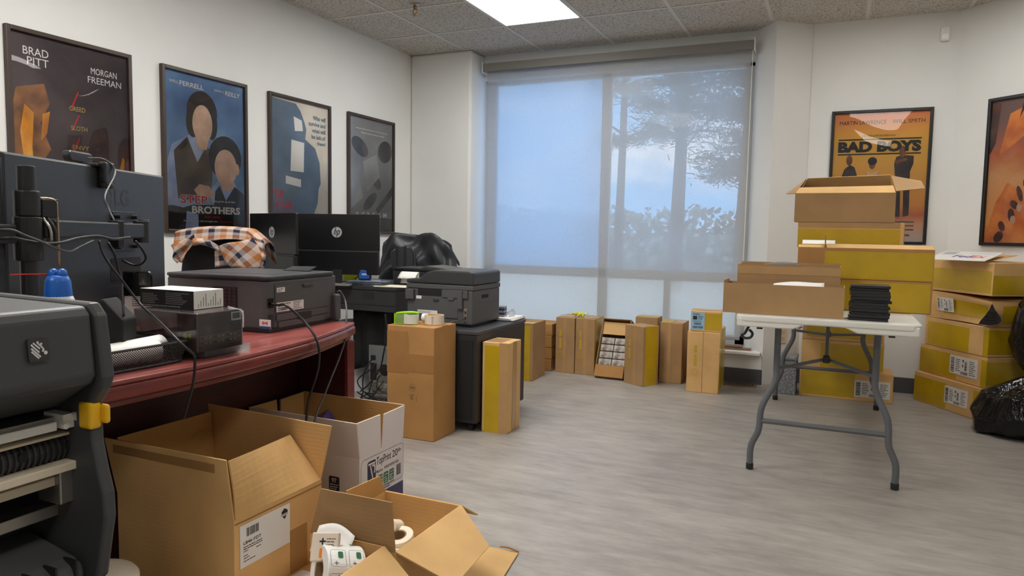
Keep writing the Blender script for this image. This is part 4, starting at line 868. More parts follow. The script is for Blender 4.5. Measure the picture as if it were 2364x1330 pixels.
T.part('edge_molding', g, MAHOG, world=True, bev=.009, seg=3); T.part('lower_molding', G().prism(desk_poly(.022), DZ-.066, DZ-.0482), MAHOG, world=True, bev=.005)
T.part('modesty_panel', G().box(-1.935, -1.91, .36, DE-.06, .02, DZ-.066), MAHOG_DK, world=True)
T.part('end_panel', G().box(-2.38, -1.68, DE-.058, DE-.022, 0, DZ-.066), MAHOG_DK, world=True, bev=.002); T.part('end_panel_trim', G().box(-1.68, -1.664, DE-.062, DE-.018, 0, DZ-.066), MAHOG, world=True, bev=.003)
T.part('end_panel', G().box(-2.38, -1.70, .34, .376, 0, DZ-.066), MAHOG_DK, world=True, bev=.002)

# laser printer (rear corner towards us)
PZ = DZ+.001
Mp = Matrix.Translation((-1.742, 1.862, PZ)) @ Matrix.Rotation(math.radians(4), 4, 'Z')
# local: x to the left along the grilled side is -x, y along the rear face
T = Thing('laser_printer', 'dark grey laser printer on the red desk, back panel with label facing the room', 'printer', M=Mp)
PL_, PW, PH = .44, .40, .193
T.part('body', G().prism([(-PL_, 0), (-.02, 0), (-.004, .006), (0, .02), (0, PW), (-PL_, PW)], .012, PH-.016), CHARC, bev=.006)
T.part('lid', G().prism(rrect(-PL_-.006, .006, -.006, PW-.012, .02), PH-.012, PH), CHARC2, bev=.004); T.part('lid_trim', G().prism(rrect(-PL_-.002, .003, -.003, PW-.01, .02), PH-.0155, PH-.0122), BLACK)
T.part('output_tray', G().prism([(-.39, .06), (-.06, .10), (-.10, .34), (-.40, .34)], PH, PH+.0006), CHARC2); T.part('tray_flap', G().panel([(-.17, .30, PH+.001), (-.06, .31, PH+.001), (-.06, .36, PH+.016), (-.17, .36, PH+.014)], .004), BLACK)
T.part('base', G().box(-PL_+.01, -.006, .01, PW-.01, 0, .012), BLACK)
T.part('paper_tray', G().box(-.10, .022, PW-.03, PW+.004, .004, .105), CHARC, bev=.006)
Ms = frame_m((-PL_, 0, 0), (1, 0, 0), (0, -1, 0)); Mr = frame_m((0, 0, 0), (0, 1, 0), (1, 0, 0))
g = G().box(.21, .312, .075, .152, 0, .002, Ms)
gv = T.part('vent_grille', g, BLACK)
g = G()
for i in range(5):
    for j in range(6):
        u, v = .212+.02*i, .078+.0122*j; g.panel([Ms @ Vector((u+.002, v+.001, .002)), Ms @ Vector((u+.018, v+.001, .002)), Ms @ Vector((u+.018, v+.010, .0055)), Ms @ Vector((u+.002, v+.010, .0055))], .001)
T.part('louver', g, CHARC2, parent=gv, kind=None)
T.part('side_handle', G().box(.03, .035, .11, .14, 0, .001, Ms), BLACK)
lb = T.part('flag_sticker', G().box(.405, .452, .014, .046, 0, .0012, Ms), LABELW); T.part('sticker_print', G().rect(.405, .452, .014, .023, Ms, .0016), pm('sticker_blue', (40, 70, 130), .4), parent=lb)
T.part('sticker_print', G().rect(.418, .423, .029, .039, Ms, .0016).rect(.434, .439, .029, .039, Ms, .0016).poly(ell(.4285, .034, .003, .004, 8), Ms, .0016), INKRED, parent=lb)
# rear: door with recess lines, latch, tray handle, labels
g = G().prism(rrect(.035, .355, .062, .162, .004), 0, .0035, Mr); dr = T.part('rear_door', g, CHARC, bev=.0015)
T.part('door_latch', G().prism(rrect(.185, .24, .146, .156, .004), .0035, .012, Mr), CHARC2, parent=dr, bev=.002)
T.part('rear_cover', G().prism(rrect(.04, .345, .036, .060, .003), 0, .005, Mr), CHARC, bev=.0015); T.part('rear_cover', G().prism(rrect(.05, .32, .012, .033, .003), 0, .005, Mr), CHARC, bev=.0015)
T.part('tray_handle', G().prism(rrect(.155, .235, .028, .056, .006), .0052, .0062, Mr), BLACK)
lb = T.part('rating_label', G().box(.04, .19, .068, .100, .0036, .0046, Mr), LABELW); T.part('label_print', G().lines(.046, .12, [.072, .079, .086, .093], .003, Mr, .005, 3).lines(.13, .186, [.072, .078, .084, .090, .095], .002, Mr, .005, 5).barcode(.06, .11, .0745, .082, Mr, .0052, False, 4), INK, parent=lb)
lb = T.part('serial_sticker', G().box(.042, .085, .136, .152, .0036, .0046, Mr), LABELW); T.part('label_print', G().lines(.046, .082, [.139, .145], .003, Mr, .005, 8), GREYINK, parent=lb)
T.part('power_socket', G().box(-.002, .028, .085, .118, -.002, .0012, Mr), BLACK_GLOSS)
g = G()
for k in range(12): g.box(-.001, .03, .014+.0042*k, .0162+.0042*k, 0, .0012, Mr)
T.part('louver', g, BLACK)
# its power cord and data cord, dropping behind the open boxes
P_ = lambda x, y, d: pd(x, y, d)
a = Mp @ Vector((.003, .014, .10)); b2 = Mp @ Vector((.004, PW, .11))
c1 = [a, a+Vector((.03, 0, -.003)), pX(660, 705, -1.655), pX(700, 740, -1.60), pX(728, 778, -1.545), pX(737, 815, -1.53), pX(733, 858, -1.54), pX(718, 905, -1.56), pX(710, 940, -1.56), pX(706, 985, -1.55)]
single('power_cord', G().tube(c1, .0042, 8, 6), CORD, 'thick black cord plugged into the back of the laser printer, falling over the desk edge', 'cord', world=True, loc=(-1.55, 1.8, .42), smooth=True)
c2 = [b2, b2+Vector((.012, .006, .004)), pX(797, 695, -1.735), pX(800, 725, -1.69), pX(798, 760, -1.672), pX(795, 790, -1.655), pX(782, 830, -1.64), pX(765, 872, -1.62), pX(748, 915, -1.60), pX(733, 950, -1.58), pX(722, 985, -1.56)]
single('data_cord', G().tube(c2, .0034, 8, 6), pm('grey_cord', (70, 70, 72), .5), 'thinner grey cord hanging off the desk corner beside the laser printer', 'cord', world=True, loc=(-1.6, 2.1, .42), smooth=True)

# boxes on the desk
T = Thing('clear_plastic_tray', 'clear plastic package under the shrink-wrapped dark box', 'package', loc=(-1.635, 1.49, PZ))
T.part('shell', G().box(-.09, .09, -.075, .09, 0, .021), glassy('clear_plastic', .35, (220, 220, 220), rough=.08), bev=.004); T.part('insert', G().box(-.08, .07, -.06, .07, .002, .018), pm('grey_card', (120, 118, 116), .5))
DKPR = art_mat('box_art', [(.3, (46, 36, 36)), (.5, (80, 64, 62)), (.72, (134, 116, 110))], 9, rough=.3)
T = Thing('shrink_wrapped_box', 'dark glossy shrink-wrapped box set on the red desk under the small black and white box', 'box', loc=(-1.655, 1.459, PZ+.0225))
bx, by, bh = .24, .158, .103
T.part('body', G().box(-bx/2, bx/2, -by/2, by/2, 0, bh), DKPR, bev=.002)
Mf, Mrr = fm(bx, by, bh, 'f'), fm(bx, by, bh, 'r')
T.part('icon_print', G().lines(.012, .148, [.006, .011], .0025, Mrr, .0008, 3), GREYINK)
g = G()
for v in (.016, .030): 
    for k in range(10): u = .008+.0145*k; g.rect(u, u+.0128, v, v+.0008, Mrr, .0008).rect(u, u+.0128, v+.0112, v+.012, Mrr, .0008).rect(u, u+.0007, v, v+.012, Mrr, .0008); g.rect(u+.003, u+.010, v+.004, v+.008, Mrr, .0008) if (k*7) % 3 else None
T.part('icon_grid', g, pm('pale_gold_print', (172, 158, 140), .5))
lb = T.part('barcode_label', G().box(.118, .153, .074, .098, 0, .0012, Mrr), LABELW); T.part('label_print', G().barcode(.122, .149, .079, .095, Mrr, .0016, False, 6), INK, parent=lb)
T.part('title_print', G().text_fit('ced', Mf @ Matrix.Translation((.112, .04, 0)) @ Matrix.Rotation(PI/2, 4, 'Z'), .038, .016, 0, 0, .0008, .01).lines(.09, .10, [.03, .04, .05, .06, .07], .003, Mf, .0008, 3), pm('dull_red_print', (130, 70, 66), .5))
T.part('dots', G().poly(ell(.197, .042, .008, .008, 14), Mf, .0008).poly(ell(.213, .042, .006, .008, 14), Mf, .0009), pm('lime_print', (170, 180, 40), .5)); T.part('seal', G().poly(ell(.016, .05, .007, .007, 14), Mf, .0008), pm('bronze_print', (160, 110, 50), .4))
g = G(); g.box(-bx/2-.0015, bx/2+.0015, -by/2-.0015, by/2+.0015, -.0005, bh+.0015); T.part('shrink_film', g, glassy('shrink_film', .10, (220, 220, 225), rough=.06, ior=1.7), bev=.003)
T.part('film_crease', G().tube([(bx/2+.002, by/2, .085), (bx/2+.003, by/2-.006, .10), (bx/2-.01, by/2-.02, bh+.003), (bx/2-.05, by/2-.002, bh+.004)], .0022, 6, 4).tube([(bx/2+.003, by/2+.001, .05), (bx/2+.001, by/2+.004, .075), (bx/2+.003, by/2, .098)], .002, 6, 4), glassy('film_bunch', .5, (230, 230, 232), rough=.1))
T = Thing('cartridge_box', 'small flat black and white box lying on the shrink-wrapped box', 'box', loc=(-1.712, 1.487, PZ+.1275), rz=.03)
bx, by, bh = .205, .108, .052
T.part('body', G().box(-bx/2, bx/2, -by/2, by/2, 0, bh), pm('white_card', (226, 224, 216), .5), bev=.0015)
Mf, Mrr = fm(bx, by, bh, 'f'), fm(bx, by, bh, 'r')
T.part('black_side', G().box(.001, bx-.001, .001, bh-.001, 0, .0008, Mf), INK)
T.part('side_print', G().lines(.01, .08, [.012+.005*k for k in range(6)], .0018, Mf, .0012, 4).lines(.10, .195, [.012+.005*k for k in range(7)], .0018, Mf, .0012, 8).lines(.01, .195, [.004], .003, Mf, .0012, 9), pm('silver_print', (150, 150, 150), .5))
g = G(); [g.rect(.014+.009*k, .016+.009*k, .006, .006+.036*((k*5) % 4+1)/4, Mrr, .0006) for k in range(10)]; T.part('end_print', g, GREYINK)

# wire mesh tray with a label roll
def mesh_mat():
    m = bpy.data.materials.new('wire_mesh'); m.use_nodes = True; nt = m.node_tree; nt.nodes.clear(); L = nt.links.new; N = nt.nodes.new
    o = N('ShaderNodeOutputMaterial'); tr = N('ShaderNodeBsdfTransparent'); bs = N('ShaderNodeBsdfPrincipled'); bs.inputs['Base Color'].default_value = (.012, .012, .013, 1); bs.inputs['Roughness'].default_value = .4
    tc = N('ShaderNodeTexCoord'); mp = N('ShaderNodeMapping'); mp.inputs['Rotation'].default_value = (.0, 0, 0); L(tc.outputs['Object'], mp.inputs[0])
    sp = N('ShaderNodeSeparateXYZ'); L(mp.outputs[0], sp.inputs[0])
    def tri(op):
        s = N('ShaderNodeMath'); s.operation = 'ADD'; L(sp.outputs['X'], s.inputs[0]); L(sp.outputs['Y'], s.inputs[1])
        a = N('ShaderNodeMath'); a.operation = op; L(s.outputs[0], a.inputs[0]); L(sp.outputs['Z'], a.inputs[1])
        f = N('ShaderNodeMath'); f.operation = 'PINGPONG'; f.inputs[1].default_value = .0034; L(a.outputs[0], f.inputs[0])
        c = N('ShaderNodeMath'); c.operation = 'LESS_THAN'; c.inputs[1].default_value = .0012; L(f.outputs[0], c.inputs[0]); return c
    a, b = tri('ADD'), tri('SUBTRACT'); mx = N('ShaderNodeMath'); mx.operation = 'MAXIMUM'; L(a.outputs[0], mx.inputs[0]); L(b.outputs[0], mx.inputs[1])
    ms = N('ShaderNodeMixShader'); L(mx.outputs[0], ms.inputs[0]); L(tr.outputs[0], ms.inputs[1]); L(bs.outputs[0], ms.inputs[2]); L(ms.outputs[0], o.inputs[0]); return m
T = Thing('mesh_tray', 'black wire mesh desk tray on the red desk holding a label roll', 'tray', loc=(-1.67, 1.225, PZ))
tx, ty, th = .115, .138, .055; WM = mesh_mat()
for nm, q4 in (('side', [(tx-.01, -ty+.01, .002), (tx-.01, ty-.01, .002), (tx, ty, th), (tx, -ty, th)]), ('side', [(-tx+.01, -ty+.01, .002), (-tx+.01, ty-.01, .002), (-tx, ty, th), (-tx, -ty, th)]), ('side', [(-tx+.01, ty-.01, .002), (tx-.01, ty-.01, .002), (tx, ty, th), (-tx, ty, th)]), ('side', [(-tx+.01, -ty+.01, .002), (tx-.01, -ty+.01, .002), (tx, -ty, th), (-tx, -ty, th)])):
    T.part('mesh_'+nm, G().add(q4, [(0, 1, 2, 3)]), WM)
T.part('base', G().box(-tx+.01, tx-.01, -ty+.01, ty-.01, 0, .002), WM)
T.part('rim', G().tube([(tx, -ty, th), (tx, ty, th), (-tx, ty, th), (-tx, -ty, th), (tx, -ty, th)], .0035, 6, 0), BLACK); T.part('bottom_rim', G().tube([(tx-.01, -ty+.01, .004), (tx-.01, ty-.01, .004), (-tx+.01, ty-.01, .004), (-tx+.01, -ty+.01, .004)], .003, 6, 0), BLACK)
def label_roll(label, M, r, w, core=.3, m=None, name='label_roll', group=None):
    T = Thing(name, label, 'roll', M=M, group=group)
    T.part('wound_labels', G().lathe([(r*core, -w/2), (r*.97, -w/2), (r, -w/2+.002), (r, w/2-.002), (r*.97, w/2), (r*core, w/2), (r*core, -w/2)], 36), m or PAPER, smooth=False)
    T.part('core', G().lathe([(r*core, -w/2+.001), (r*core*.82, -w/2+.001), (r*core*.82, w/2-.001), (r*core, w/2-.001), (r*core, -w/2+.001)], 28), pm('core_card', (150, 120, 88), .8)); return T
label_roll('white label roll lying in the mesh tray, its loose end pointing at the boxes', Matrix.Translation((-1.622, 1.243, PZ+.031)) @ Matrix.Rotation(PI/2, 4, 'X') @ Matrix.Rotation(-.12, 4, 'Y'), .027, .155, .55)
single('loose_label_strip', G().grid(lambda u, v: (-1.655+.045*v-.01*u, 1.15+.21*u, PZ+.059+.006*u-.012*(v-.3)**2*3), 10, 4), PAPER, 'loose white label strip curling off the roll in the mesh tray', 'paper', world=True, loc=(-1.65, 1.2, PZ+.07), solid=.001, smooth=True)
# spray can, blue-capped bottle, wedge bookend, sheet
T = Thing('spray_can', 'spray can with a tall black cap and white label behind the small boxes', 'spray can', loc=(-1.90, 1.492, PZ))
T.part('can', G().lathe([(.034, 0), (.036, .004), (.036, .162), (.033, .168), (.033, .172)], 32), LABELW, smooth=False); T.part('cap', G().lathe([(.039, .150), (.0395, .152), (.0395, .218), (.037, .222), (.0, .222)], 32), BLACK_GLOSS)
pa = math.atan2(-1.492, 1.90); g = G(); h2 = G()
Mc = Matrix.Translation((.0362*math.cos(pa), .0362*math.sin(pa), 0)); Mc = Mc @ frame_m((0, 0, 0), (-math.sin(pa), math.cos(pa), 0), (math.cos(pa), math.sin(pa), 0))
T.part('can_print', G().lines(-.016, .014, [.145, .139, .133, .127, .121, .052, .046, .04, .034, .028], .0022, Mc, .0012, 4), GREYINK)
T.part('hazard_diamond', G().poly([(-.014, .085), (0, .099), (.014, .085), (0, .071)], Mc, .0011), INKRED); T.part('hazard_ground', G().poly([(-.0115, .085), (0, .0965), (.0115, .085), (0, .0735)], Mc, .0014), LABELW); T.part('hazard_flame', G().poly([(-.006, .084), (.004, .090), (.006, .085), (-.004, .080)], Mc, .0017), INK)
T = Thing('air_duster', 'white spray bottle with a blue cap and long red straw beside the monitor pole', 'spray bottle', loc=(-1.535, 1.01, PZ))
T.part('bottle', G().lathe([(.033, 0), (.035, .004), (.035, .165), (.034, .185), (.027, .203), (.02, .21)], 32), pm('white_can', (216, 220, 222), .25), smooth=True)
BLUE = pm('blue_cap', (24, 96, 190), .35); g = G().lathe([(.027, .195), (.0275, .20), (.0245, .235), (.02, .246), (.012, .248), (0, .248)], 28)
for a in (-1, 1): g.lathe([(.0105, .240), (.0105, .252), (.008, .259), (.004, .262), (0, .2625)], 16, Matrix.Translation((.0095*a*CR.x, .0095*a*CR.y, 0)))
T.part('cap', g, BLUE, smooth=True)
g = G(); 
for k in range(5): g.box(-.02+.009*k, -.016+.009*k, -.028, -.02, .16, .178)
T.part('straw', G().tube([(-.01, 0, .25), (-.03, -.05, .251), (-.035, -.078, .251)], .0016, 6, 0), pm('red_straw', (190, 40, 36), .4))
T = Thing('wedge_stand', 'black wedge-shaped stand beside the spray can', 'stand', loc=(*pd(272, 700, 1.85).xy, PZ), rz=math.atan2(CR.y, CR.x))
T.part('wedge', G().prism([(-.027, 0), (.030, 0), (.030, .118), (-.018, .170), (-.027, .170)], -.035, .035, Matrix.Rotation(PI/2, 4, 'X')), BLACK_MATTE, bev=.005)
single('paper_stack', G().box(-.11, .11, -.15, .15, 0, .006), PAPER, 'white papers lying on the red desk behind the mesh tray', 'paper', loc=(-2.05, 1.30, PZ), rz=.05)

# ================================================================ MONITOR ARM AND BIG MONITOR
MON = pm('monitor_back', (50, 52, 56), .4, noise=.05, nscale=60)
ML, MR = Vector((-1.775, 1.048, 0)), Vector((-2.085, 1.745, 0)); mw = (MR-ML).length; mu = (MR-ML).normalized(); mn = Vector((mu.y, -mu.x, 0))
if mn.dot(Vector((0, 0, 0))-ML) < 0: mn = -mn
mz0, mz1 = .85, 1.262
Mm = frame_m((ML.x, ML.y, mz0), mu, mn)
T = Thing('monitor', 'large dark monitor seen from behind on an arm, a webcam clipped on top', 'monitor', M=Mm)
mh = mz1-mz0
T.part('back_shell', G().prism(rrect(0, mw, 0, mh, .006), -.022, 0), MON, bev=.006); T.part('screen', G().box(.004, mw-.004, .006, mh-.004, -.0245, -.0225), BLACK_GLOSS)
LGM = pm('faint_logo', (28, 29, 32), .35)
g = G().text_fit('LG', None, .078, .050, .462, .302, .0006, .025); 
for k in range(26):
    a0, a1 = 2*PI*k/28+.2, 2*PI*(k+1)/28+.2; g.poly([(.425+.019*math.cos(a0), .326+.026*math.sin(a0)), (.425+.023*math.cos(a0), .326+.03*math.sin(a0)), (.425+.023*math.cos(a1), .326+.03*math.sin(a1)), (.425+.019*math.cos(a1), .326+.026*math.sin(a1))], None, .0006)
g.rect(.421, .424, .312, .340, None, .0006).rect(.424, .434, .312, .316, None, .0006).poly(ell(.415, .334, .003, .004, 8), None, .0006)
T.part('logo', g, LGM)
T.part('port_recess', G().prism(rrect(.43, .60, .075, .145, .006), .0002, .001), BLACK_MATTE); T.part('seam', G().rect(.42, .61, .062, .0635, None, .0006), pm('seam_grey', (90, 92, 94), .4))
vp = T.part('mount_plate', G().prism(rrect(.44, .565, .165, .285, .004), 0, .006), BLACK, bev=.001)
for u in (.455, .55):
    for v in (.18, .27): T.part('thumb_screw', G().cyl((u, v, .006), (u, v, .022), .007, n=12), BLACK, parent=vp)
# vent slots low right
g = G()
for k in range(4): g.box(.40+.0*k, .47, .012+.0075*k, .016+.0075*k, 0, .0008)
T.part('vent_slots', g, BLACK_MATTE)
T = Thing('monitor', 'dark monitor at the far left edge of the photo, mostly cut off', 'monitor', M=frame_m((-1.62, .465, .87), Vector((-.10, 1, 0)), Vector((1, .10, 0))))
T.part('back_shell', G().prism(rrect(0, .525, 0, .372, .008), -.025, 0), MON, bev=.006); T.part('screen', G().box(.004, .521, .006, .366, -.028, -.0252), BLACK_GLOSS)
# pole with two arms
PX, PY = -1.655, 1.025
T = Thing('monitor_mount', 'black monitor pole with arms, bolted to the red desk', 'monitor stand', loc=(PX, PY, PZ))
T.part('pole', G().cyl((0, 0, .0), (0, 0, .487), .0185, n=24), BLACK, bev=.002); T.part('base_clamp', G().box(-.06, .05, -.05, .05, 0, .012).cyl((0, 0, .012), (0, 0, .05), .027, n=20), BLACK, bev=.003)
T.part('collar', G().cyl((0, 0, .375), (0, 0, .432), .026, n=24), BLACK, bev=.003); T.part('collar', G().cyl((0, 0, .275), (0, 0, .374), .0285, n=24), BLACK, bev=.003)
for s in (0, 1): T.part('clamp_lever', G().tube([(.015, .024+.01*s, .372), (.025, .034+.01*s, .345), (.02, .038+.01*s, .31)], .004, 8, 4), CHROME if s == 0 else BLACK, smooth=True)
kh = T.part('tool_holder', G().box(-.012, .014, .024, .065, .372, .415), BLACK, bev=.003)
T.part('hex_key', G().tube([(.006, .012, .416), (.01, .045, .416), (.012, .058, .409), (.012, .060, .394), (.012, .060, .262)], .0028, 6, 4), pm('brass_key', (170, 150, 116), .35, metal=.7), smooth=True); T.part('hex_key', G().tube([(0, .045, .372), (0, .045, .318)], .0026, 6, 0), MATS['brass_key'])
tipw = Mm @ Vector((.53, .228, .05)); tip = tipw-Vector((PX, PY, PZ)); elb = (Mm @ Vector((.42, .228, .10)))-Vector((PX, PY, PZ)); zA = .347
def beam(p, q2, w, h): 
    p, q2 = Vector(p), Vector(q2); d = (q2-p); L = d.length; d.normalize(); n = Vector((d.y, -d.x, 0)).normalized(); u = n.cross(d); g = G()
    vs = [p+n*w*a+u*h*b for a, b in ((-1, -1), (1, -1), (1, 1), (-1, 1))] + [q2+n*w*a+u*h*b for a, b in ((-1, -1), (1, -1), (1, 1), (-1, 1))]
    return g.add(vs, [(3, 2, 1, 0), (4, 5, 6, 7), (0, 1, 5, 4), (1, 2, 6, 5), (2, 3, 7, 6), (3, 0, 4, 7)])
elb.z = tip.z = zA-.005
T.part('lower_arm', beam((.01, .02, zA), elb, .016, .021), BLACK, bev=.004); T.part('elbow', G().cyl(elb-Vector((0, 0, .034)), elb+Vector((0, 0, .03)), .022, n=20), BLACK, bev=.003)
el2 = elb+(tip-elb)*1.05+Vector((0, 0, .0)); T.part('upper_arm', beam(elb, el2, .015, .019), pm('arm_grey', (62, 68, 74), .35), bev=.004); T.part('wrist', G().cyl(el2-Vector((0, 0, .03)), el2+Vector((0, 0, .035)), .016, n=18), BLACK, bev=.003)
pt = (Mm @ Vector((.50, .228, .008)))-Vector((PX, PY, PZ)); pt.z = zA; T.part('tilt_head', beam(el2, pt, .014, .02), BLACK, bev=.003)
T.part('other_arm', beam((-.01, -.015, .335), (-.03, -.26, .335), .016, .021), BLACK, bev=.004); T.part('other_head', beam((-.03, -.25, .335), (-.035, -.25, .343), .02, .03), BLACK)
mid = Vector((.01, .02, zA))*.3+elb*.7; g = G()
for t_ in (.55, .9): c = Vector((.01, .02, zA))*(1-t_)+elb*t_; g.box(c.x-.02, c.x+.02, c.y-.008, c.y+.008, c.z-.045, c.z+.025)
T.part('cable_clip', G().box(mid.x-.021, mid.x+.021, mid.y-.01, mid.y+.01, zA-.05, zA+.0235), BLACK, bev=.003)
# cables along the arm and down to the desk
off = Vector((PX, PY, PZ)); Q = lambda x, y, d: pd(x, y, d)
dA, dB = 1.60, 1.86
single('cable', G().tube([Q(-20, 552, 1.5), Q(30, 550, 1.5), Q(62, 556, 1.54), Q(100, 562, 1.58), Q(140, 560, 1.66), Q(180, 550, 1.73), Q(225, 545, 1.80), Q(262, 552, 1.86), Q(300, 548, 1.92)], .0035, 7, 6), CORD, 'black cable running along the underside of the monitor arm', 'cable', world=True, loc=(-1.7, 1.1, .95), smooth=True)
single('cable', G().tube([Q(-20, 532, 1.5), Q(25, 531, 1.5), Q(60, 545, 1.52), Q(100, 560, 1.57), Q(130, 574, 1.65), Q(160, 581, 1.7), Q(185, 570, 1.76), Q(215, 556, 1.81)], .003, 7, 6), pm('slate_cord', (60, 62, 66), .45), 'thin slack cable drooping below the monitor arm', 'cable', world=True, loc=(-1.7, 1.1, .95), smooth=True)
single('cable', G().tube([Q(229, 556, 1.82), Q(238, 585, 1.82), Q(258, 617, 1.82), Q(280, 645, 1.83), Q(300, 672, 1.84), Q(325, 703, 1.84), Q(340, 718, 1.80), Q(352, 728, 1.76), Q(375, 750, 1.66), Q(400, 775, 1.60), Q(425, 800, 1.585), Q(446, 818, 1.60), Q(450, 835, 1.605), Q(447, 880, 1.62), Q(436, 925, 1.66), Q(424, 965, 1.70)], .0032, 7, 6), CORD, 'black cable falling from the monitor arm across the shrink-wrapped box and over the desk edge', 'cable', world=True, loc=(-1.65, 1.35, .8), smooth=True)
single('cable', G().tube([Q(250, 560, 1.86), Q(264, 585, 1.86), Q(273, 620, 1.87), Q(281, 650, 1.87), Q(283, 690, 1.85), Q(286, 730, 1.83)], .003, 7, 6), CORD, 'black cable dropping from the monitor mount behind the wedge stand', 'cable', world=True, loc=(-1.75, 1.3, .9), smooth=True)
single('cable', G().tube([Q(312, 556, 1.95), Q(328, 575, 1.96), Q(337, 595, 1.97), Q(330, 608, 1.98), Q(312, 613, 1.99), Q(290, 605, 1.99), Q(283, 600, 1.99)], .0035, 7, 6), CORD, 'short looped cable plugged into the back of the large monitor', 'cable', world=True, loc=(-1.9, 1.4, .95), smooth=True)
# webcam on top of the monitor
cw = Mm @ Vector((.36, mh, .0)); Mw = frame_m(cw, mu, mn)
T = Thing('webcam', 'black webcam clipped to the top edge of the large monitor', 'webcam', M=Mw)
T.part('body', G().prism(rrect(-.065, .045, .004, .036, .014), -.05, -.026), BLACK, bev=.005); T.part('mount_arm', G().box(-.01, .06, -.004, .006, -.045, .012), BLACK, bev=.003); T.part('clip', G().box(.012, .062, -.05, .012, .004, .026), BLACK, bev=.005); T.part('clip_foot', G().cyl((.035, -.062, .012), (.035, -.048, .012), .022, n=18), BLACK, bev=.003)
single('webcam_cable', G().tube([Mw @ Vector((.005, .02, -.02)), Mw @ Vector((.02, .018, .02)), Mw @ Vector((.045, -.015, .036)), Q(243, 450, 1.93), Q(250, 480, 1.92), Q(264, 510, 1.91)], .0024, 7, 6), pm('cable_grey', (96, 96, 94), .5), 'grey cable hanging from the webcam down to the monitor arm', 'cable', world=True, loc=(-1.9, 1.4, 1.2), smooth=True)

# ================================================================ CHAIRS WITH CLOTHES
CHAIRF = pm('chair_fabric', (30, 30, 32), .85)
def office_chair(label, x, y, rz, bz=1.02, w=.46, base=True):
    T = Thing('office_chair', label, 'chair', loc=(x, y, 0), rz=rz)     # back faces local +y side, sitter looks to -y
    def bk(u, v):
        a = (u-.5)*1.25; return (w/2*math.sin(a)/math.sin(.625)*(1-.10*abs(2*v-1)**2), .10*(1-math.cos(a))*-1+.20+.03*v, .52+(bz-.52)*v-.05*(2*u-1)**4*max(0, v-.6)/.4)
    T.part('backrest', G().grid(bk, 20, 12), CHAIRF, smooth=True, solid=.05); T.part('seat', G().prism(rrect(-.24, .24, -.26, .20, .06), .42, .50), CHAIRF, bev=.02, seg=3)
    T.part('back_support', G().tube([(0, .12, .42), (0, .27, .44), (0, .26, .62)], .022, 8, 5), BLACK, smooth=True); T.part('gas_column', G().cyl((0, 0, .08), (0, 0, .42), .026, n=16), BLACK)
    for s in (-1, 1): T.part('armrest', G().tube([(s*.24, .02, .45), (s*.30, .02, .50), (s*.30, .03, .66), (s*.30, -.10, .67)], .018, 8, 5), BLACK, smooth=True)
    for k in range(5):
        a = 2*PI*k/5+.3; lg = T.part('base_leg', G().tube([(0, 0, .10), (.17*math.cos(a), .17*math.sin(a), .095), (.29*math.cos(a), .29*math.sin(a), .07)], lambda t: .026-.01*t, 8, 4), BLACK, smooth=True); T.part('caster', G().cyl((.28*math.cos(a)-.012*math.sin(a), .28*math.sin(a)+.012*math.cos(a), .028), (.28*math.cos(a)+.012*math.sin(a), .28*math.sin(a)-.012*math.cos(a), .028), .028, n=14), BLACK, parent=lg)
    return T
def plaid(name, rot, scale=1.0):
    m = bpy.data.materials.new(name); m.use_nodes = True; nt = m.node_tree; b = nt.nodes['Principled BSDF']; L = nt.links.new; N = nt.nodes.new
    tc = N('ShaderNodeTexCoord'); mp = N('ShaderNodeMapping'); mp.inputs['Rotation'].default_value = (0, 0, rot); L(tc.outputs['UV'], mp.inputs['Vector']); sp = N('ShaderNodeSeparateXYZ'); L(mp.outputs[0], sp.inputs[0])
    def ramp(axis):
        w = N('ShaderNodeMath'); w.operation = 'MULTIPLY'; w.inputs[1].default_value = scale; L(sp.outputs[axis], w.inputs[0]); f = N('ShaderNodeMath'); f.operation = 'FRACT'; L(w.outputs[0], f.inputs[0])
        cr = N('ShaderNodeValToRGB'); cr.color_ramp.interpolation = 'CONSTANT'; e = cr.color_ramp.elements
        for i, (p, c) in enumerate([(0, (164, 106, 58)), (.25, (186, 164, 150)), (.5, (40, 44, 62)), (.75, (170, 156, 150))]):
            x = e[i] if i < 2 else e.new(p); x.position = p; x.color = (*lin(c), 1)
        L(f.outputs[0], cr.inputs['Fac']); return cr
    a, c = ramp('X'), ramp('Y'); mx = N('ShaderNodeMix'); mx.data_type = 'RGBA'; mx.inputs[0].default_value = .5; L(a.outputs[0], mx.inputs[6]); L(c.outputs[0], mx.inputs[7]); L(mx.outputs[2], b.inputs['Base Color']); b.inputs['Roughness'].default_value = .9; b.inputs['Specular IOR Level'].default_value = .1; return m
def cloth(T, name, fn, nu, nv, m, solid=.004, uvs=(1, 1), uvo=(0, 0), parent=None):
    g = G().grid(fn, nu, nv); o = T.part(name, g, m, smooth=True, solid=solid, parent=parent); me = o.data; uv = me.uv_layers.new(name='cloth')
    for p in me.polygons:
        for li in p.loop_indices:
            vi = me.loops[li].vertex_index; uv.data[li].uv = (uvo[0]+uvs[0]*(vi % (nu+1))/nu, uvo[1]+uvs[1]*(vi//(nu+1))/nv)
    return o
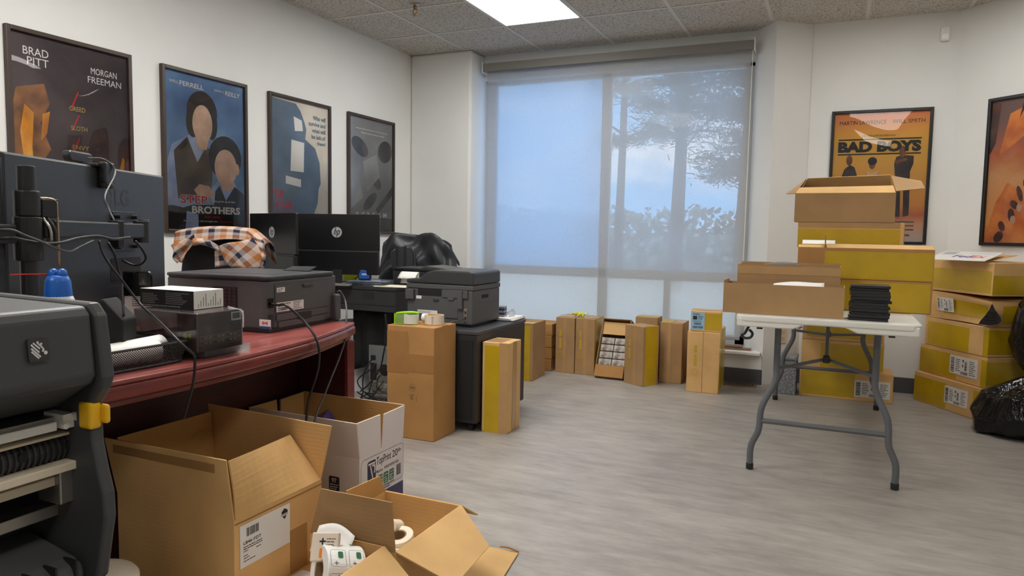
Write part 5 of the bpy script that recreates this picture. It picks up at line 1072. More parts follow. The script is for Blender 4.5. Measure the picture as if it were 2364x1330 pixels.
# chair behind the red desk: local -y looks towards the room, so its back is turned to the wall... sitter faces the desk
ca = math.atan2(CR.y, CR.x); cx, cy = (pd(500, 560, 3.45)+Vector((math.sin(ca), -math.cos(ca), 0))*.11).xy
T = office_chair('office chair behind the laser printer with a plaid shirt over its back', cx, cy, ca, 1.055, .42)
T2 = Thing('plaid_shirt', 'orange, cream and navy plaid shirt draped over an office chair back', 'shirt', loc=(cx, cy, .85), rz=ca)
PLA, PLB = plaid('plaid_straight', 0, 3.2), plaid('plaid_bias', .6, 3.2)
def arcpt(u, r=0.0, z=0.0):
    a = (u-.5)*1.3; w = .46; return ((w/2+.01)*math.sin(a)/math.sin(.65), .16-.10*(1-math.cos(a))*-1*0-.14*(1-math.cos(a))-r, z)
def zt(u): return .236-.022*(2*u-1)**2-max(0, u-.84)/.16*.055
def yoke(u, v):   # over the crest of the back: from behind, over the top, down the near side
    x = -.212+.432*u; z0_ = zt(u); bow = .03*(2*u-1)**2; w = .004*math.sin(17*u)
    if v < .35: t = v/.35; return (x, .29-.05*t+bow, z0_-.10*(1-t))
    if v < .6: t = (v-.35)/.25; return (x, .24-.13*t+bow, z0_+.010*math.sin(PI*t))
    t = (v-.6)/.4; return (x*(1+.01*t), .11-.018*t+bow+w*t, z0_-(.062+.014*math.sin(5*u+1))*t)
cloth(T2, 'yoke', yoke, 36, 20, PLA, uvs=(1.15, .75))
def left_front(u, v):
    a0, b0 = np.array((-.205, .150)), np.array((-.095, .205)); a1, b1 = np.array((-.195, .078)), np.array((-.125, .105)); tip = np.array((-.150, .050))
    p_ = (a0*(1-u)+b0*u)*(1-v)+((a1*(1-u)+b1*u)*.55+tip*.45)*v; return (p_[0]+.010*math.sin(6*v), .080-.014*math.sin(3*u+4*v)-.01*v, p_[1]+.004*math.sin(9*u))
cloth(T2, 'left_front', left_front, 12, 14, PLB, uvs=(.28, .42))
def right_sleeve(u, v):
    a = np.array((.022, .150)); b = np.array((.190, .195)); c = np.array((.072, .050)); d = np.array((.220, .050))
    p_ = (a*(1-u)+b*u)*(1-v)+(c*(1-u)+d*u)*v; bul = .02*max(0, u-.6)/.4*math.sin(PI*v); return (p_[0]+bul, .074-.022*math.sin(PI*u)-.006*math.sin(8*u+3*v), p_[1]+.004*math.sin(6*u))
cloth(T2, 'right_sleeve', right_sleeve, 16, 12, PLB, uvs=(.50, .40), uvo=(.2, .1))
def side_gather(u, v): return (.170+.055*u+.012*math.sin(PI*v), .090+.02*u+.006*math.sin(20*v), .200-.150*v-.02*u)
cloth(T2, 'side_gather', side_gather, 6, 16, PLA, uvs=(.2, .42), uvo=(.3, .2))
def collar(u, v):
    x = -.10+.128*u; z = .198-.052*u*u-.012*(1-u)**2; return (x, .082-.014*math.sin(PI*v), z-.034*v*(1-.25*u))
cloth(T2, 'collar', collar, 14, 6, PLB, uvs=(.36, .13), uvo=(.4, .5))
def hang(u, v): return (-.002+.048*u+.02*v*u, .092, .128-.078*v+.01*u)
cloth(T2, 'inner_flap', hang, 6, 8, PLA, uvs=(.16, .24), uvo=(.1, .7))
# black jacket chair by the far wall
jx, jy = pd(962, 600, 5.55).xy
T = office_chair('office chair by the far corner with a black jacket over its back', jx, jy, ca-.1, 1.03, .50)
JK = pm('black_jacket', (44, 46, 50), .42, bump=.7, bscale=22); T2 = Thing('black_jacket', 'shiny black quilted jacket hung over an office chair back', 'jacket', loc=(jx, jy, .70), rz=ca-.1)
rd = random.Random(3); ph = [rd.uniform(0, 6) for _ in range(9)]
def jk(u, v):
    top = .36-.17*max(0, (abs(u-.42)-.22)/.58)**1.5*2.2; a = (u-.5)*1.4
    wr = .007*math.sin(11*u+9*v+ph[0]+2*math.sin(7*v))+.006*math.sin(23*u-6*v+ph[1]+2.5*math.sin(5*u+3*v))+.005*math.sin(9*u+21*v+ph[2]+2*math.sin(13*u))
    if v < .25: return (.29*math.sin(a)/.64, .25-.13*(v/.25), top-.06*(1-v/.25)+wr*.5)
    t = (v-.25)/.75; return (.29*math.sin(a)/.64*(1+.14*t), .115-.10*(1-math.cos(a))-.02*math.sin(PI*t)-wr*1.6, top-(.42+.0*u)*t+wr)
T2.part('shell', G().grid(jk, 48, 40), JK, smooth=True, solid=.012)
def fold(u, v): return (-.22+.19*u+.05*v, .052-.02*math.sin(PI*u)-.010*math.sin(19*u+5*v), .22+.05*math.sin(PI*u*.9)-.40*v+.01*math.sin(12*v))
T2.part('sleeve', G().grid(fold, 24, 24), JK, smooth=True, solid=.012)

# ================================================================ BLACK DESK WITH TWO MONITORS
BD = pm('black_desk', (48, 47, 48), .45, noise=.06, nscale=9); BDD = pm('black_desk_side', (34, 34, 36), .5)
T = Thing('black_desk', 'dark grey desk with a deep front rail behind the laser printer', 'desk', loc=(-2.9, 4.0, 0))
T.part('desk_top', G().prism([(-2.46, 3.715), (-2.46, 4.33), (-3.40, 4.33), (-3.40, 2.95), (-3.02, 2.95), (-3.02, 3.715)], DZ-.022, DZ), BD, world=True, bev=.003)
T.part('front_rail', G().box(-3.02, -2.463, 3.722, 3.742, .618, DZ-.0225), BD, world=True, bev=.002); T.part('lower_rail', G().box(-3.02, -2.463, 3.718, 3.742, .580, .616), BD, world=True, bev=.002)
T.part('side_rail', G().box(-2.486, -2.464, 3.743, 4.32, .580, DZ-.0225), BDD, world=True, bev=.002); T.part('rail_pull', G().box(-2.70, -2.62, 3.7195, 3.7225, .655, .70), BDD, world=True)
for x, y in ((-2.58, 3.85), (-2.60, 4.25), (-3.35, 4.25), (-3.35, 3.0), (-3.06, 3.0)): T.part('leg', G().box(x-.03, x+.03, y-.03, y+.03, 0, DZ-.022), BLACK_MATTE, world=True)
T.part('modesty_cloth', G().grid(lambda u, v: (-2.88+.34*u, 3.86+.02*math.sin(12*u), .58-.42*v*(1-.25*u)), 16, 6), BLACK_MATTE, world=True, smooth=True, solid=.01)
HPB = pm('monitor_black', (20, 20, 22), .35); HPL = pm('logo_silver', (178, 178, 180), .3)
def hp_monitor(label, pl_, pr_, z0, z1, stand_z, split, lg):
    a, b = pl_, pr_; u = Vector((b.x-a.x, b.y-a.y, 0)); w = u.length; u.normalize(); n = Vector((u.y, -u.x, 0)); h = z1-z0
    T = Thing('monitor', label, 'monitor', M=frame_m((a.x, a.y, z0), u, n)); zs = h*split
    T.part('upper_back', G().prism(rrect(0, w, zs, h, .006), -.016, 0), HPB, bev=.003); T.part('lower_back', G().prism(rrect(.004, w-.004, 0, zs-.002, .006), -.016, .012), HPB, bev=.008); T.part('seam', G().rect(.002, w-.002, zs-.004, zs+.001, None, .0125), pm('seam_dark_grey', (62, 62, 64), .4))
    T.part('screen', G().box(.004, w-.004, .004, h-.004, -.0185, -.0165), BLACK_GLOSS)
    r = .034; cx_, cy_ = w*lg, h*.70; T.part('logo_disc', G().poly(ell(cx_, cy_, r, r, 32), None, .0006), HPL)
    # slanted two-letter mark cut in the disc
    M2 = Matrix(((1, .26, 0, cx_), (0, 1, 0, cy_), (0, 0, 1, 0), (0, 0, 0, 1))); k = G()
    k.poly([(-.017, -.016), (-.012, -.016), (-.012, .033), (-.017, .033)], M2, .0012).poly([(-.012, .012), (-.004, .012), (-.001, .008), (-.001, -.016), (-.006, -.016), (-.006, .007), (-.012, .007)], M2, .0012)
    k.poly([(.004, -.032), (.009, -.032), (.009, .012), (.004, .012)], M2, .0012).poly([(.009, .012), (.018, .012), (.021, .008), (.021, -.012), (.018, -.016), (.009, -.016), (.009, -.011), (.016, -.011), (.016, .007), (.009, .007)], M2, .0012)
    T.part('logo_letters', k, HPB)
    c = T.M @ Vector((w/2, 0, .03)); st = T.part('stand_neck', G().box(w/2-.03, w/2+.03, -(z0-stand_z)+.01, h*.08, .0125, .03), BLACK, bev=.003); T.part('stand_foot', G().prism(rrect(w/2-.11, w/2+.11, -.10, .12, .02), -(z0-stand_z), -(z0-stand_z)+.012, Matrix(((1, 0, 0, 0), (0, 0, 1, 0), (0, -1, 0, 0), (0, 0, 0, 1))) if False else Matrix(((1, 0, 0, 0), (0, 0, 1, 0), (0, 1, 0, 0), (0, 0, 0, 1)))), pm('stand_grey', (120, 118, 114), .35), parent=None, bev=.003)
    return T
hp_monitor('black monitor back with a round silver logo, in the middle of the black desk', pd(688, 560, 4.62), pd(876, 560, 4.56), .80, 1.187, DZ, .40, .48)
hp_monitor('angled black monitor with a narrow-looking silver logo, left of the other monitor', pd(577, 560, 4.50), pd(683, 560, 4.12), .80, 1.180, DZ, .36, .50)
# things on the black desk
DK = DZ+.001
T = Thing('tape_measure', 'blue and black tape measure on the black desk', 'tape measure', loc=(*pz(842, 655, DK).xy, DK), rz=.5)
pr = [(-.04, 0), (.04, 0), (.042, .03), (.03, .06), (.0, .072), (-.03, .062), (-.042, .03)]; T.part('case', G().prism(pr, -.024, .024, Matrix.Rotation(PI/2, 4, 'X')), pm('case_black', (30, 32, 36), .5), bev=.006); T.part('blue_face', G().prism([(x*.78, z*.78+.007) for x, z in pr], .024, .028, Matrix.Rotation(PI/2, 4, 'X')), pm('case_blue', (30, 84, 170), .35), bev=.002); T.part('face_print', G().text_fit('=', frame_m((0, -.0285, 0), (1, 0, 0), (0, -1, 0)), .03, .01, -.015, .03, 0, .02), INKW)
single('sticky_notes', G().box(-.045, .045, -.02, .02, 0, .095), pm('neon_paper', (214, 220, 30), .6), 'pad of bright yellow-green sticky notes standing left of the tape measure', 'sticky notes', loc=(*pz(812, 652, DK).xy, DK), rz=.35)
single('white_card', G().box(-.032, .032, -.004, .004, 0, .09), PAPER, 'white card standing beside the yellow-green sticky notes', 'card', loc=(*pz(787, 650, DK).xy, DK), rz=.3)
for k in range(3):
    T = Thing('jewel_case', ['bottom', 'middle', 'top'][k]+' clear jewel case of three lying under the tape measure', 'disc case', loc=(-2.72+.008*k, 3.79, DK+.0115*k-.0), rz=.12+.05*k, group='clear jewel cases on the black desk')
    T.part('case', G().box(-.13, .13, -.06, .06, 0, .0105), glassy('jewel_clear', .25, (200, 205, 215), rough=.05) if 'jewel_clear' not in MATS else MATS['jewel_clear'], bev=.001); T.part('booklet', G().box(-.12, .12, -.055, .055, .003, .007), pm('booklet_print', (140, 150, 170), .5, noise=.4, nscale=18))
# move tape things onto the cases
for nm in ('tape_measure', 'sticky_notes', 'white_card'):
    o = bpy.data.objects[nm]; o.location.x = {'tape_measure': pY(842, 650, 3.80).x, 'sticky_notes': pY(812, 650, 3.90).x, 'white_card': pY(786, 650, 3.92).x}[nm]; o.location.y = {'tape_measure': 3.80, 'sticky_notes': 3.90, 'white_card': 3.92}[nm]; o.location.z = {'tape_measure': DK+.0345, 'sticky_notes': DK, 'white_card': DK}[nm]
single('paper_sheet', G().box(-.11, .11, -.07, .07, 0, .004), pm('cream_paper', (226, 220, 200), .6), 'cream papers lying on the near corner of the black desk', 'paper', loc=(-2.52, 3.80, DK), rz=.1)
single('receipt_curl', G().grid(lambda u, v: (-2.56+.13*u, 3.93+.05*math.sin(2.6*v)-.06*v, DK+.012+.075*math.sin(PI*v*.85)), 8, 14), PAPER, 'curled white paper roll on the right of the black desk', 'paper', world=True, loc=(-2.5, 3.9, DK), solid=.002, smooth=True)
T = Thing('flatbed_scanner', 'low black office machine at the right end of the black desk behind the paper curl', 'scanner', loc=(-2.47, 4.14, DK), rz=.0)
T.part('body', G().box(-.20, .20, -.13, .13, 0, .085), CHARC2, bev=.006); T.part('lid', G().box(-.205, .205, -.135, .13, .087, .108), BLACK, bev=.006); T.part('feed_slope', G().prism([(.0, .108), (.20, .108), (.20, .112), (.05, .125)], -.10, .12, Matrix.Rotation(PI/2, 4, 'X')), CHARC, bev=.003)
single('adapter_cable', G().tube([(-2.93, 3.86, DK+.06), (-2.86, 3.84, DK+.075), (-2.82, 3.83, DK+.05), (-2.86, 3.80, DK+.02), (-2.93, 3.79, DK+.012)], .004, 7, 6), CORD, 'thin black cable looping under the centre monitor', 'cable', world=True, loc=(-2.88, 3.82, DK), smooth=True)

# ================================================================ CABINET AND MULTIFUNCTION PRINTER
CZ = .555
CBK = pm('cabinet_black', (40, 40, 44), .45, bump=.05, bscale=200)
T = Thing('filing_cabinet', 'black mobile filing cabinet carrying the multifunction printer', 'cabinet', loc=(-1.925, 3.72, 0))
T.part('body', G().box(-2.125, -1.727, 3.395, 4.05, .05, CZ-.022), CBK, world=True, bev=.004); T.part('cabinet_top', G().box(-2.13, -1.722, 3.39, 4.055, CZ-.02, CZ), pm('cabinet_top_grey', (66, 66, 70), .35), world=True, bev=.004)
for x in (-2.08, -1.775):
    for y in (3.45, 3.99): T.part('caster', G().cyl((x-.012, y, .025), (x+.012, y, .025), .025, n=16).box(x-.008, x+.008, y-.012, y+.012, .03, .052), BLACK, world=True)
T.part('back_panel', G().box(-2.10, -1.75, 3.392, 3.3952, .07, CZ-.05), BLACK_MATTE, world=True)
T = Thing('multifunction_printer', 'dark grey multifunction printer on the black cabinet by the window', 'printer', loc=(-2.035, 3.70, CZ+.001))
w2, d2 = .213, .178
T.part('body', G().box(-w2, w2, -d2, d2, .012, .205), CHARC, bev=.008); T.part('feet', G().box(-w2+.02, w2-.02, -d2+.02, d2-.02, 0, .012), BLACK)
T.part('upper_body', G().box(-w2-.004, w2+.004, -d2-.004, d2, .205, .232), CHARC, bev=.004)
lid = [(-w2-.004, .234), (w2+.006, .234), (w2+.006, .305), (w2-.02, .312), (-.03, .312), (-.075, .300), (-.13, .262), (-w2-.004, .256)]
T.part('document_feeder', G().prism(lid, -d2+.004, d2+.006, Matrix.Rotation(PI/2, 4, 'X')), CHARC2, bev=.010, seg=3)
T.part('feeder_seam', G().box(w2+.0055, w2+.0068, -d2+.03, d2-.02, .285, .287), BLACK)
Mb_ = frame_m((-w2, -d2, 0), (1, 0, 0), (0, -1, 0)); Mr_ = frame_m((w2, -d2, 0), (0, 1, 0), (1, 0, 0))
T.part('rear_recess', G().box(.075, .235, .165, .205, 0, .0015, Mb_), BLACK_MATTE); T.part('hinge', G().box(.0, .055, .14, .20, 0, .022, Mb_), CHARC, bev=.005); T.part('hinge', G().box(.34, .37, .10, .205, 0, .018, Mb_), CHARC, bev=.004)
T.part('rear_step', G().prism([(.235, .16), (.27, .16), (.275, .145), (.31, .145), (.315, .16), (.40, .16), (.40, .205), (.235, .205)], 0, .010, Mb_), CHARC, bev=.002)
dr = T.part('rear_door', G().prism(rrect(.06, .335, .045, .160, .005), 0, .004, Mb_), CHARC, bev=.0015); T.part('door_latch', G().box(.18, .215, .137, .149, .004, .011, Mb_), CHARC2, parent=dr, bev=.002)
T.part('sticker', G().box(.065, .10, .145, .163, .0042, .0052, Mb_), LABELW); lb = T.part('rating_label', G().box(.075, .205, .062, .082, .0042, .0052, Mb_), LABELW); T.part('label_print', G().lines(.08, .2, [.066, .073], .003, Mb_, .0056, 3), GREYINK, parent=lb)
T.part('lower_line', G().box(.05, .36, .040, .0425, 0, .0012, Mb_), BLACK); T.part('port_panel', G().box(.375, .395, .03, .105, 0, .003, Mb_), STEEL); T.part('port', G().box(.38, .39, .075, .09, .003, .004, Mb_), BLACK); T.part('port', G().box(.38, .39, .045, .058, .003, .004, Mb_), BLACK)
T.part('side_grip', G().prism(rrect(.115, .20, .155, .175, .004), 0, .0012, Mr_), BLACK_MATTE); T.part('side_line', G().box(.0, .34, .128, .130, 0, .0012, Mr_).box(.0, .32, .200, .2015, 0, .0012, Mr_), CHARC2)
pc = Vector((-2.035, 3.70, CZ+.001))
single('power_cord', G().tube([pc+Vector((.17, -d2-.006, .052)), pc+Vector((.165, -d2-.05, .045)), pc+Vector((.12, -d2-.085, .03)), pc+Vector((.07, -d2-.10, -.0)), pc+Vector((.05, -d2-.113, -.03)), pc+Vector((.04, -d2-.118, -.10))], .004, 8, 5), pm('grey_cord', (70, 70, 72), .5), 'grey cord plugged into the back of the multifunction printer', 'cord', world=True, loc=(-1.95, 3.4, .55), smooth=True)
for k in range(4): single('paper_sheet', G().box(-.07, .07, -.10, .10, 0, .004), PAPER if k else pm('dark_folder', (50, 52, 60), .5), ['dark folder under the papers at the window end of the cabinet', 'lowest white paper on the dark folder on the cabinet', 'second white paper on the cabinet', 'top white paper, by the window on the cabinet'][k], 'paper', loc=(-1.80-.006*k, 3.975, CZ+.001+.0045*k), rz=.1-.06*k, group='papers at the end of the cabinet')
for k in range(5): single('small_case', G().box(-.045, .045, -.035, .035, 0, .0115), pm('blue_case', (52, 62, 96), .4) if k % 2 else pm('pale_case', (150, 150, 160), .4), ['bottom', 'second', 'third', 'fourth', 'top'][k]+' small flat case of the little stack on the cabinet papers', 'case', loc=(-1.87, 3.965, CZ+.0195+.0125*k), rz=.2, group='little case stack on the cabinet', bev=.001)
single('tape_ball', G().tube([(-.03, 0, .012), (-.01, .02, .03), (.015, 0, .04), (.03, -.015, .016), (.0, -.02, .008)], .008, 8, 5, ), glassy('crumpled_film', .4, (225, 225, 230), rough=.1), 'crumpled clear film on the cabinet papers', 'plastic film', loc=(-1.79, 3.97, CZ+.0195), smooth=True)

# ================================================================ TALL BROWN BOX AND WHAT STANDS ON IT
BZ = .595; TAPE_BR = pm('worn_brown_tape', (158, 112, 62), .42, noise=.08, nscale=8)
T = carton('tall brown carton with small black print, in front of the black cabinet', .285, .232, BZ, (-1.987, 3.262, 0), .0, KRAFT_WARM, tapes=(('f', .0, .45, .58, .95, TAPE_BR), ('f', .45, 1, .60, .76, TAPE_BR), ('t', 0, 1, .36, .64, TAPE_BR)), jit=.0008)
M = fm(.285, .232, BZ, 'f'); g = G()
for k in range(28):
    a0, a1 = 2*PI*k/28, 2*PI*(k+.85)/28
    for r0, r1 in ((.0195, .0208), (.014, .0150)): g.poly([(.157+r0*math.cos(a0), .275+r0*math.sin(a0)), (.157+r1*math.cos(a0), .275+r1*math.sin(a0)), (.157+r1*math.cos(a1), .275+r1*math.sin(a1)), (.157+r0*math.cos(a1), .275+r0*math.sin(a1))], M, .0006)
for k in range(5): g.rect(.146+.005*k, .149+.005*k, .268, .282-.002*(k % 2), M, .0006)
g.lines(.145, .172, [.212, .222, .232], .005, M, .0006, 7).lines(.18, .186, [.205, .215, .225, .235], .004, M, .0006, 7)
T.part('printed_mark', g, pm('board_print', (84, 66, 46), .8)); T.part('crease', G().rect(.132, .1335, .30, .54, M, .0022).rect(.01, .28, .395, .397, M, .0005).rect(.005, .28, .555, .557, M, .0005), pm('board_crease', (146, 108, 66), .85))
TZ = BZ+.0025
T = Thing('tape_dispenser', 'clear tape in a bright green dispenser on the tall brown carton', 'tape dispenser', loc=(-2.055, 3.225, TZ), rz=.25)
LIME = pm('lime_plastic', (168, 220, 30), .3); T.part('tape_roll', G().lathe([(.03, 0), (.042, 0), (.042, .048), (.03, .048), (.03, 0)], 30, Matrix.Translation((.02, 0, .001))), pm('tape_wound', (206, 206, 196), .25)); T.part('handle', G().tube([(-.06, 0, .052), (-.02, -.005, .058), (.03, 0, .06), (.055, .01, .056), (.03, .025, .054), (-.03, .015, .054)], .006, 8, 5), LIME, smooth=True); T.part('side_plate', G().box(-.062, -.012, -.03, .03, .0, .05), glassy('lime_clear', .5, (214, 226, 190), tint=(230, 240, 210)), bev=.003); T.part('base_plate', G().box(-.064, .06, -.035, .035, .0, .001), LIME); T.part('cutter', G().box(-.064, -.060, -.03, .03, .0, .054), LIME)
T = Thing('tape_roll', 'roll of clear packing tape standing flat on the tall brown carton', 'tape', loc=(-1.925, 3.285, TZ))
T.part('tape', G().lathe([(.04, 0), (.052, 0), (.052, .048), (.04, .048), (.04, 0)], 34), pm('wound_clear_tape', (214, 204, 186), .25)); T.part('core', G().lathe([(.037, .0005), (.0398, .0005), (.0398, .0475), (.037, .0475), (.037, .0005)], 34), KRAFT_PALE)
g = G()
for k in range(8):
    for j in range(3): a = -1.35+.07*j+.03*(k % 2); g.add([(.0524*math.cos(a+da), .0524*math.sin(a+da), .003+.0054*k+dz) for da, dz in ((0, 0), (.035, 0), (.035, .003), (0, .003))], [(0, 1, 2, 3)])
T.part('arrow_print', g, INK)
single('tape_core', G().lathe([(.014, -.03), (.022, -.03), (.022, .03), (.014, .03), (.014, -.03)], 24, Matrix.Rotation(PI/2, 4, 'Y') @ Matrix.Translation((0, 0, 0))), PAPER, 'small white paper roll lying between the two tapes', 'roll', loc=(-1.995, 3.335, TZ+.0225))
upright('slim upright box with a yellow strip, leaning on the black cabinet', .152, .185, .495, (-1.646, 3.545, 0), .03, (('f', .10, .66, .0, .965, TAPE_Y), ('f', .66, 1, 0, 1, TAPE_CLEAR), ('r', .35, .65, 0, 1, TAPE_CLEAR), ('t', .1, .7, .1, .8, TAPE_CLEAR)), KRAFT_PALE)

# ================================================================ UNDER THE BLACK DESK
T = Thing('computer_tower', 'dark computer tower seen from behind on the floor under the black desk', 'computer', loc=(-2.62, 3.98, 0), rz=.06)
T.part('case', G().box(-.09, .09, -.20, .20, .01, .36), BLACK, bev=.004); Mb2 = frame_m((-.09, -.20, 0), (1, 0, 0), (0, -1, 0))
T.part('rear_panel', G().box(.004, .176, .014, .356, 0, .0012, Mb2), STEEL); T.part('power_supply', G().box(.015, .165, .25, .34, .0012, .003, Mb2), pm('psu_grey', (110, 112, 114), .4)); T.part('socket', G().box(.02, .055, .26, .29, .003, .006, Mb2), BLACK); T.part('fan_grille', G().poly(ell(.12, .20, .038, .038, 24), Mb2, .0022), BLACK_MATTE); T.part('port_panel', G().box(.015, .06, .13, .24, .0012, .003, Mb2), BLACK)
g = G()
for k in range(5): g.box(.02, .16, .03+.018*k, .042+.018*k, .0012, .0025, Mb2)
T.part('slot_cover', g, CHROME); T.part('feet', G().box(-.08, .08, -.18, .18, 0, .01), BLACK)
rd = random.Random(9)
for k in range(5):
    s = Vector((-2.665+.02*k, 3.775, .27-.035*k)); single('cable', G().tube([s, s+Vector((.01, -.05, -.02)), s+Vector((rd.uniform(-.08, .06), -.08, -.10)), Vector((-2.68+rd.uniform(-.07, .1), 3.70, .06)), Vector((-2.62+rd.uniform(-.1, .1), 3.72, .012)), Vector((-2.5+rd.uniform(-.1, .05), 3.80, .008))], .0042, 7, 6), CORD, ['highest', 'second', 'middle', 'fourth', 'lowest'][k]+' black cable tangling behind the computer tower', 'cable', world=True, loc=(-2.65, 3.74, .1), group='cables of the computer tower', smooth=True)
single('cable', G().tube([(-2.52, 3.70, .57), (-2.50, 3.69, .45), (-2.53, 3.70, .33), (-2.56, 3.70, .22), (-2.64, 3.70, .12), (-2.72, 3.72, .06)], .005, 7, 6), CORD, 'black cable hanging from the black desk in front of the computer tower', 'cable', world=True, loc=(-2.55, 3.7, .3), smooth=True)
T = Thing('waste_bin', 'white plastic waste bin under the black desk', 'bin', loc=(-2.98, 4.0, 0)); g = G().lathe([(.11, 0), (.145, .36), (.15, .37), (.146, .372), (.14, .36), (.106, .006), (.0, .006)], 28); T.part('bin', g, pm('bin_white', (214, 214, 216), .5), smooth=False); T.part('liner', G().lathe([(.147, .35), (.158, .40), (.152, .44), (.10, .47), (.06, .44)], 18), pm('liner_white', (226, 228, 230), .35, bump=.5, bscale=20), smooth=True)

# ================================================================ OPEN BOXES IN FRONT OF THE RED DESK
# small label box that carries the big open one
T = carton('flat brown box beneath the big open carton, a small white sticker on its edge', .41, .335, .118, (-1.492, 1.500, 0), 0, KRAFT, seam=True)
T.part('sticker', G().prism(rrect(-.06, -.012, -.02, .085, .006), .0004, .0012, Matrix.Translation((.205, -.02, .118))), LABELW)
BH, BB = .230, .1195
T = open_box('big open brown carton with raised flaps and a white label by the red desk', .431, .341, BH, (-1.5745, 1.4955, BB), 0, KRAFT, fold=.005)
wd = lambda name, q4, m=KRAFT: T.part(name, G().panel(q4, .0045), m, world=True)
zc = BB+BH
wd('flap', [(-1.79, 1.327, zc), (-1.36, 1.327, zc), (-1.382, 1.325, .504), (-1.835, 1.325, .502)])
wd('flap', [(-1.36, 1.664, zc), (-1.79, 1.664, zc), (-1.812, 1.668, .527), (-1.323, 1.668, .516)])
wd('flap', [(-1.788, 1.664, zc), (-1.788, 1.327, zc), (-1.79, 1.330, .507), (-1.79, 1.657, .506)], KRAFT_IN)
g = G()
def bent(u, v):      # the near end stands upright, the far end leans in over the box
    a = np.array((-1.360, 1.330+.334*u, zc)); top = np.array((-1.381, 1.331, .500))*(1-u)+np.array((-1.466, 1.652, .474))*u
    p_ = a*(1-v)+top*v; p_[0] += .006*math.sin(PI*v)*(1-u); return tuple(p_)
T.part('flap', g.grid(bent, 12, 8), KRAFT, world=True, solid=.0045)
T.part('crease', G().box(-1.3592, -1.3575, 1.328, 1.664, zc-.014, zc-.011), pm('board_crease', (146, 108, 66), .85), world=True)
T.part('packing_tape', G().box(-1.80, -1.42, 1.3222, 1.3232, .465, .488), pm('brown_tape', (160, 122, 76), .35), world=True)
T.part('packing_tape', G().box(-1.3588, -1.3576, 1.53, 1.60, BB, .245), MATS['brown_tape'], world=True)
c = [pX(x, y, -1.3585) for x, y in ((553, 1211), (553, 1311), (669, 1256), (669, 1166))]
y0, y1, z0, z1 = c[0].y, c[2].y, (c[1].z+c[2].z)/2, (c[0].z+c[3].z)/2
ML_ = frame_m((-1.3585, y0, z0), (0, 1, 0), (1, 0, 0)); lw, lh = y1-y0, z1-z0
lb = T.part('shipping_label', G().box(0, lw, 0, lh, 0, .0012, ML_), LABELW, world=True)
g = G().barcode(.12*lw, .36*lw, .70*lh, .90*lh, ML_, .0016, False, 12).text_fit('LB46-FDT', ML_, .34*lw, .075*lh, .06*lw, .53*lh, .0016, .02).lines(.06*lw, .58*lw, [.46*lh, .41*lh], .022*lh, ML_, .0016, 3).lines(.06*lw, .18*lw, [.36*lh, .26*lh, .20*lh], .02*lh, ML_, .0016, 4).lines(.06*lw, .32*lw, [.13*lh], .02*lh, ML_, .0016, 5).lines(.3*lw, .4*lw, [.33*lh], .02*lh, ML_, .0016, 6)
g.poly([(.82*lw, .80*lh), (.95*lw, .80*lh), (.95*lw, .86*lh), (.885*lw, .93*lh), (.82*lw, .86*lh)], ML_, .0016).poly([(.84*lw, .74*lh), (.93*lw, .74*lh), (.885*lw, .66*lh)], ML_, .0016).rect(.81*lw, .96*lw, .765*lh, .778*lh, ML_, .0016)
T.part('label_print', g, INK, parent=lb, world=True)

# paper carton with printed sides
CWHITE = pm('white_coated_board', (216, 208, 206), .55, noise=.03, nscale=6); NAVYB = pm('navy_print', (58, 52, 92), .5); GREENP = pm('green_print', (34, 104, 66), .5); DKPRINT = pm('ink_navy_print', (36, 34, 62), .5)
x0, x1, y0, y1, H, HC = -1.872, -1.412, 1.925, 2.19, .328, .455
T = Thing('open_cardboard_box', 'open white printed paper carton with a split upright collar, by the desk corner', 'box', loc=((x0+x1)/2, (y0+y1)/2, 0))
t = .004
T.part('body', G().box(x0, x1, y0, y0+t, 0, H).box(x0, x1, y1-t, y1, 0, H).box(x0, x0+t, y0+t, y1-t, 0, H).box(x1-t, x1, y0+t, y1-t, 0, H).box(x0, x1, y0, y1, 0, t), CWHITE, world=True)
T.part('lining', G().box(x0+t, x1-t, y0+t, y0+2*t, t, H).box(x0+t, x1-t, y1-2*t, y1-t, t, H).box(x0+t, x0+2*t, y0+t, y1-t, t, H).box(x1-2*t, x1-t, y0+t, y1-t, t, H), KRAFT_IN, world=True)
def two(q4, n):   # outside white, inside kraft
    n = Vector(n)*.003; T.part('collar_flap', G().panel(q4, .003), CWHITE, world=True); T.part('collar_lining', G().panel([Vector(p)+n for p in q4], .003), KRAFT_IN, world=True)
ym = (y0+y1)/2-.005; xr = x1-.0015
two([(x0, y0+.0015, H), (x1, y0+.0015, H), (x1+.006, y0-.022, HC), (x0, y0-.012, HC)], (0, 1, 0))
two([(x1, y1-.0015, H), (x0, y1-.0015, H), (x0, y1+.0, HC+.002), (x1+.006, y1+.0, HC+.002)], (0, -1, 0))
for s in (0, 1):
    X = xr if s == 0 else x0+.0015; nn = (-1, 0, 0) if s == 0 else (1, 0, 0); xt = X+(.006 if s == 0 else -.002)
    for a, b, ch in ((y0, ym-.003, 1), (ym+.003, y1, 0)):
        q4 = [(X, a, H), (X, b, H), (xt, b-(0 if not ch else .012), HC) if ch else (xt, b, HC), (xt, a-(.022 if ch else -.008), HC)] if ch else [(X, a, H), (X, b, H), (xt, b, HC), (xt, a+.004, HC-.004)]
        if s: q4 = q4[::-1]
        two(q4, nn)
MR_ = frame_m((x1, y0, 0), (0, 1, 0), (1, 0, 0)); wR = y1-y0; MF_ = frame_m((x0, y0, 0), (1, 0, 0), (0, -1, 0)); wF = x1-x0
T.part('navy_print', G().rect(0, wR, 0, .175, MR_, .0006).rect(.0, wF, .0, .06, MF_, .0006), NAVYB, world=True)
g = G(); oc = rrect(.008, wR+.001, .188, .318, .018)
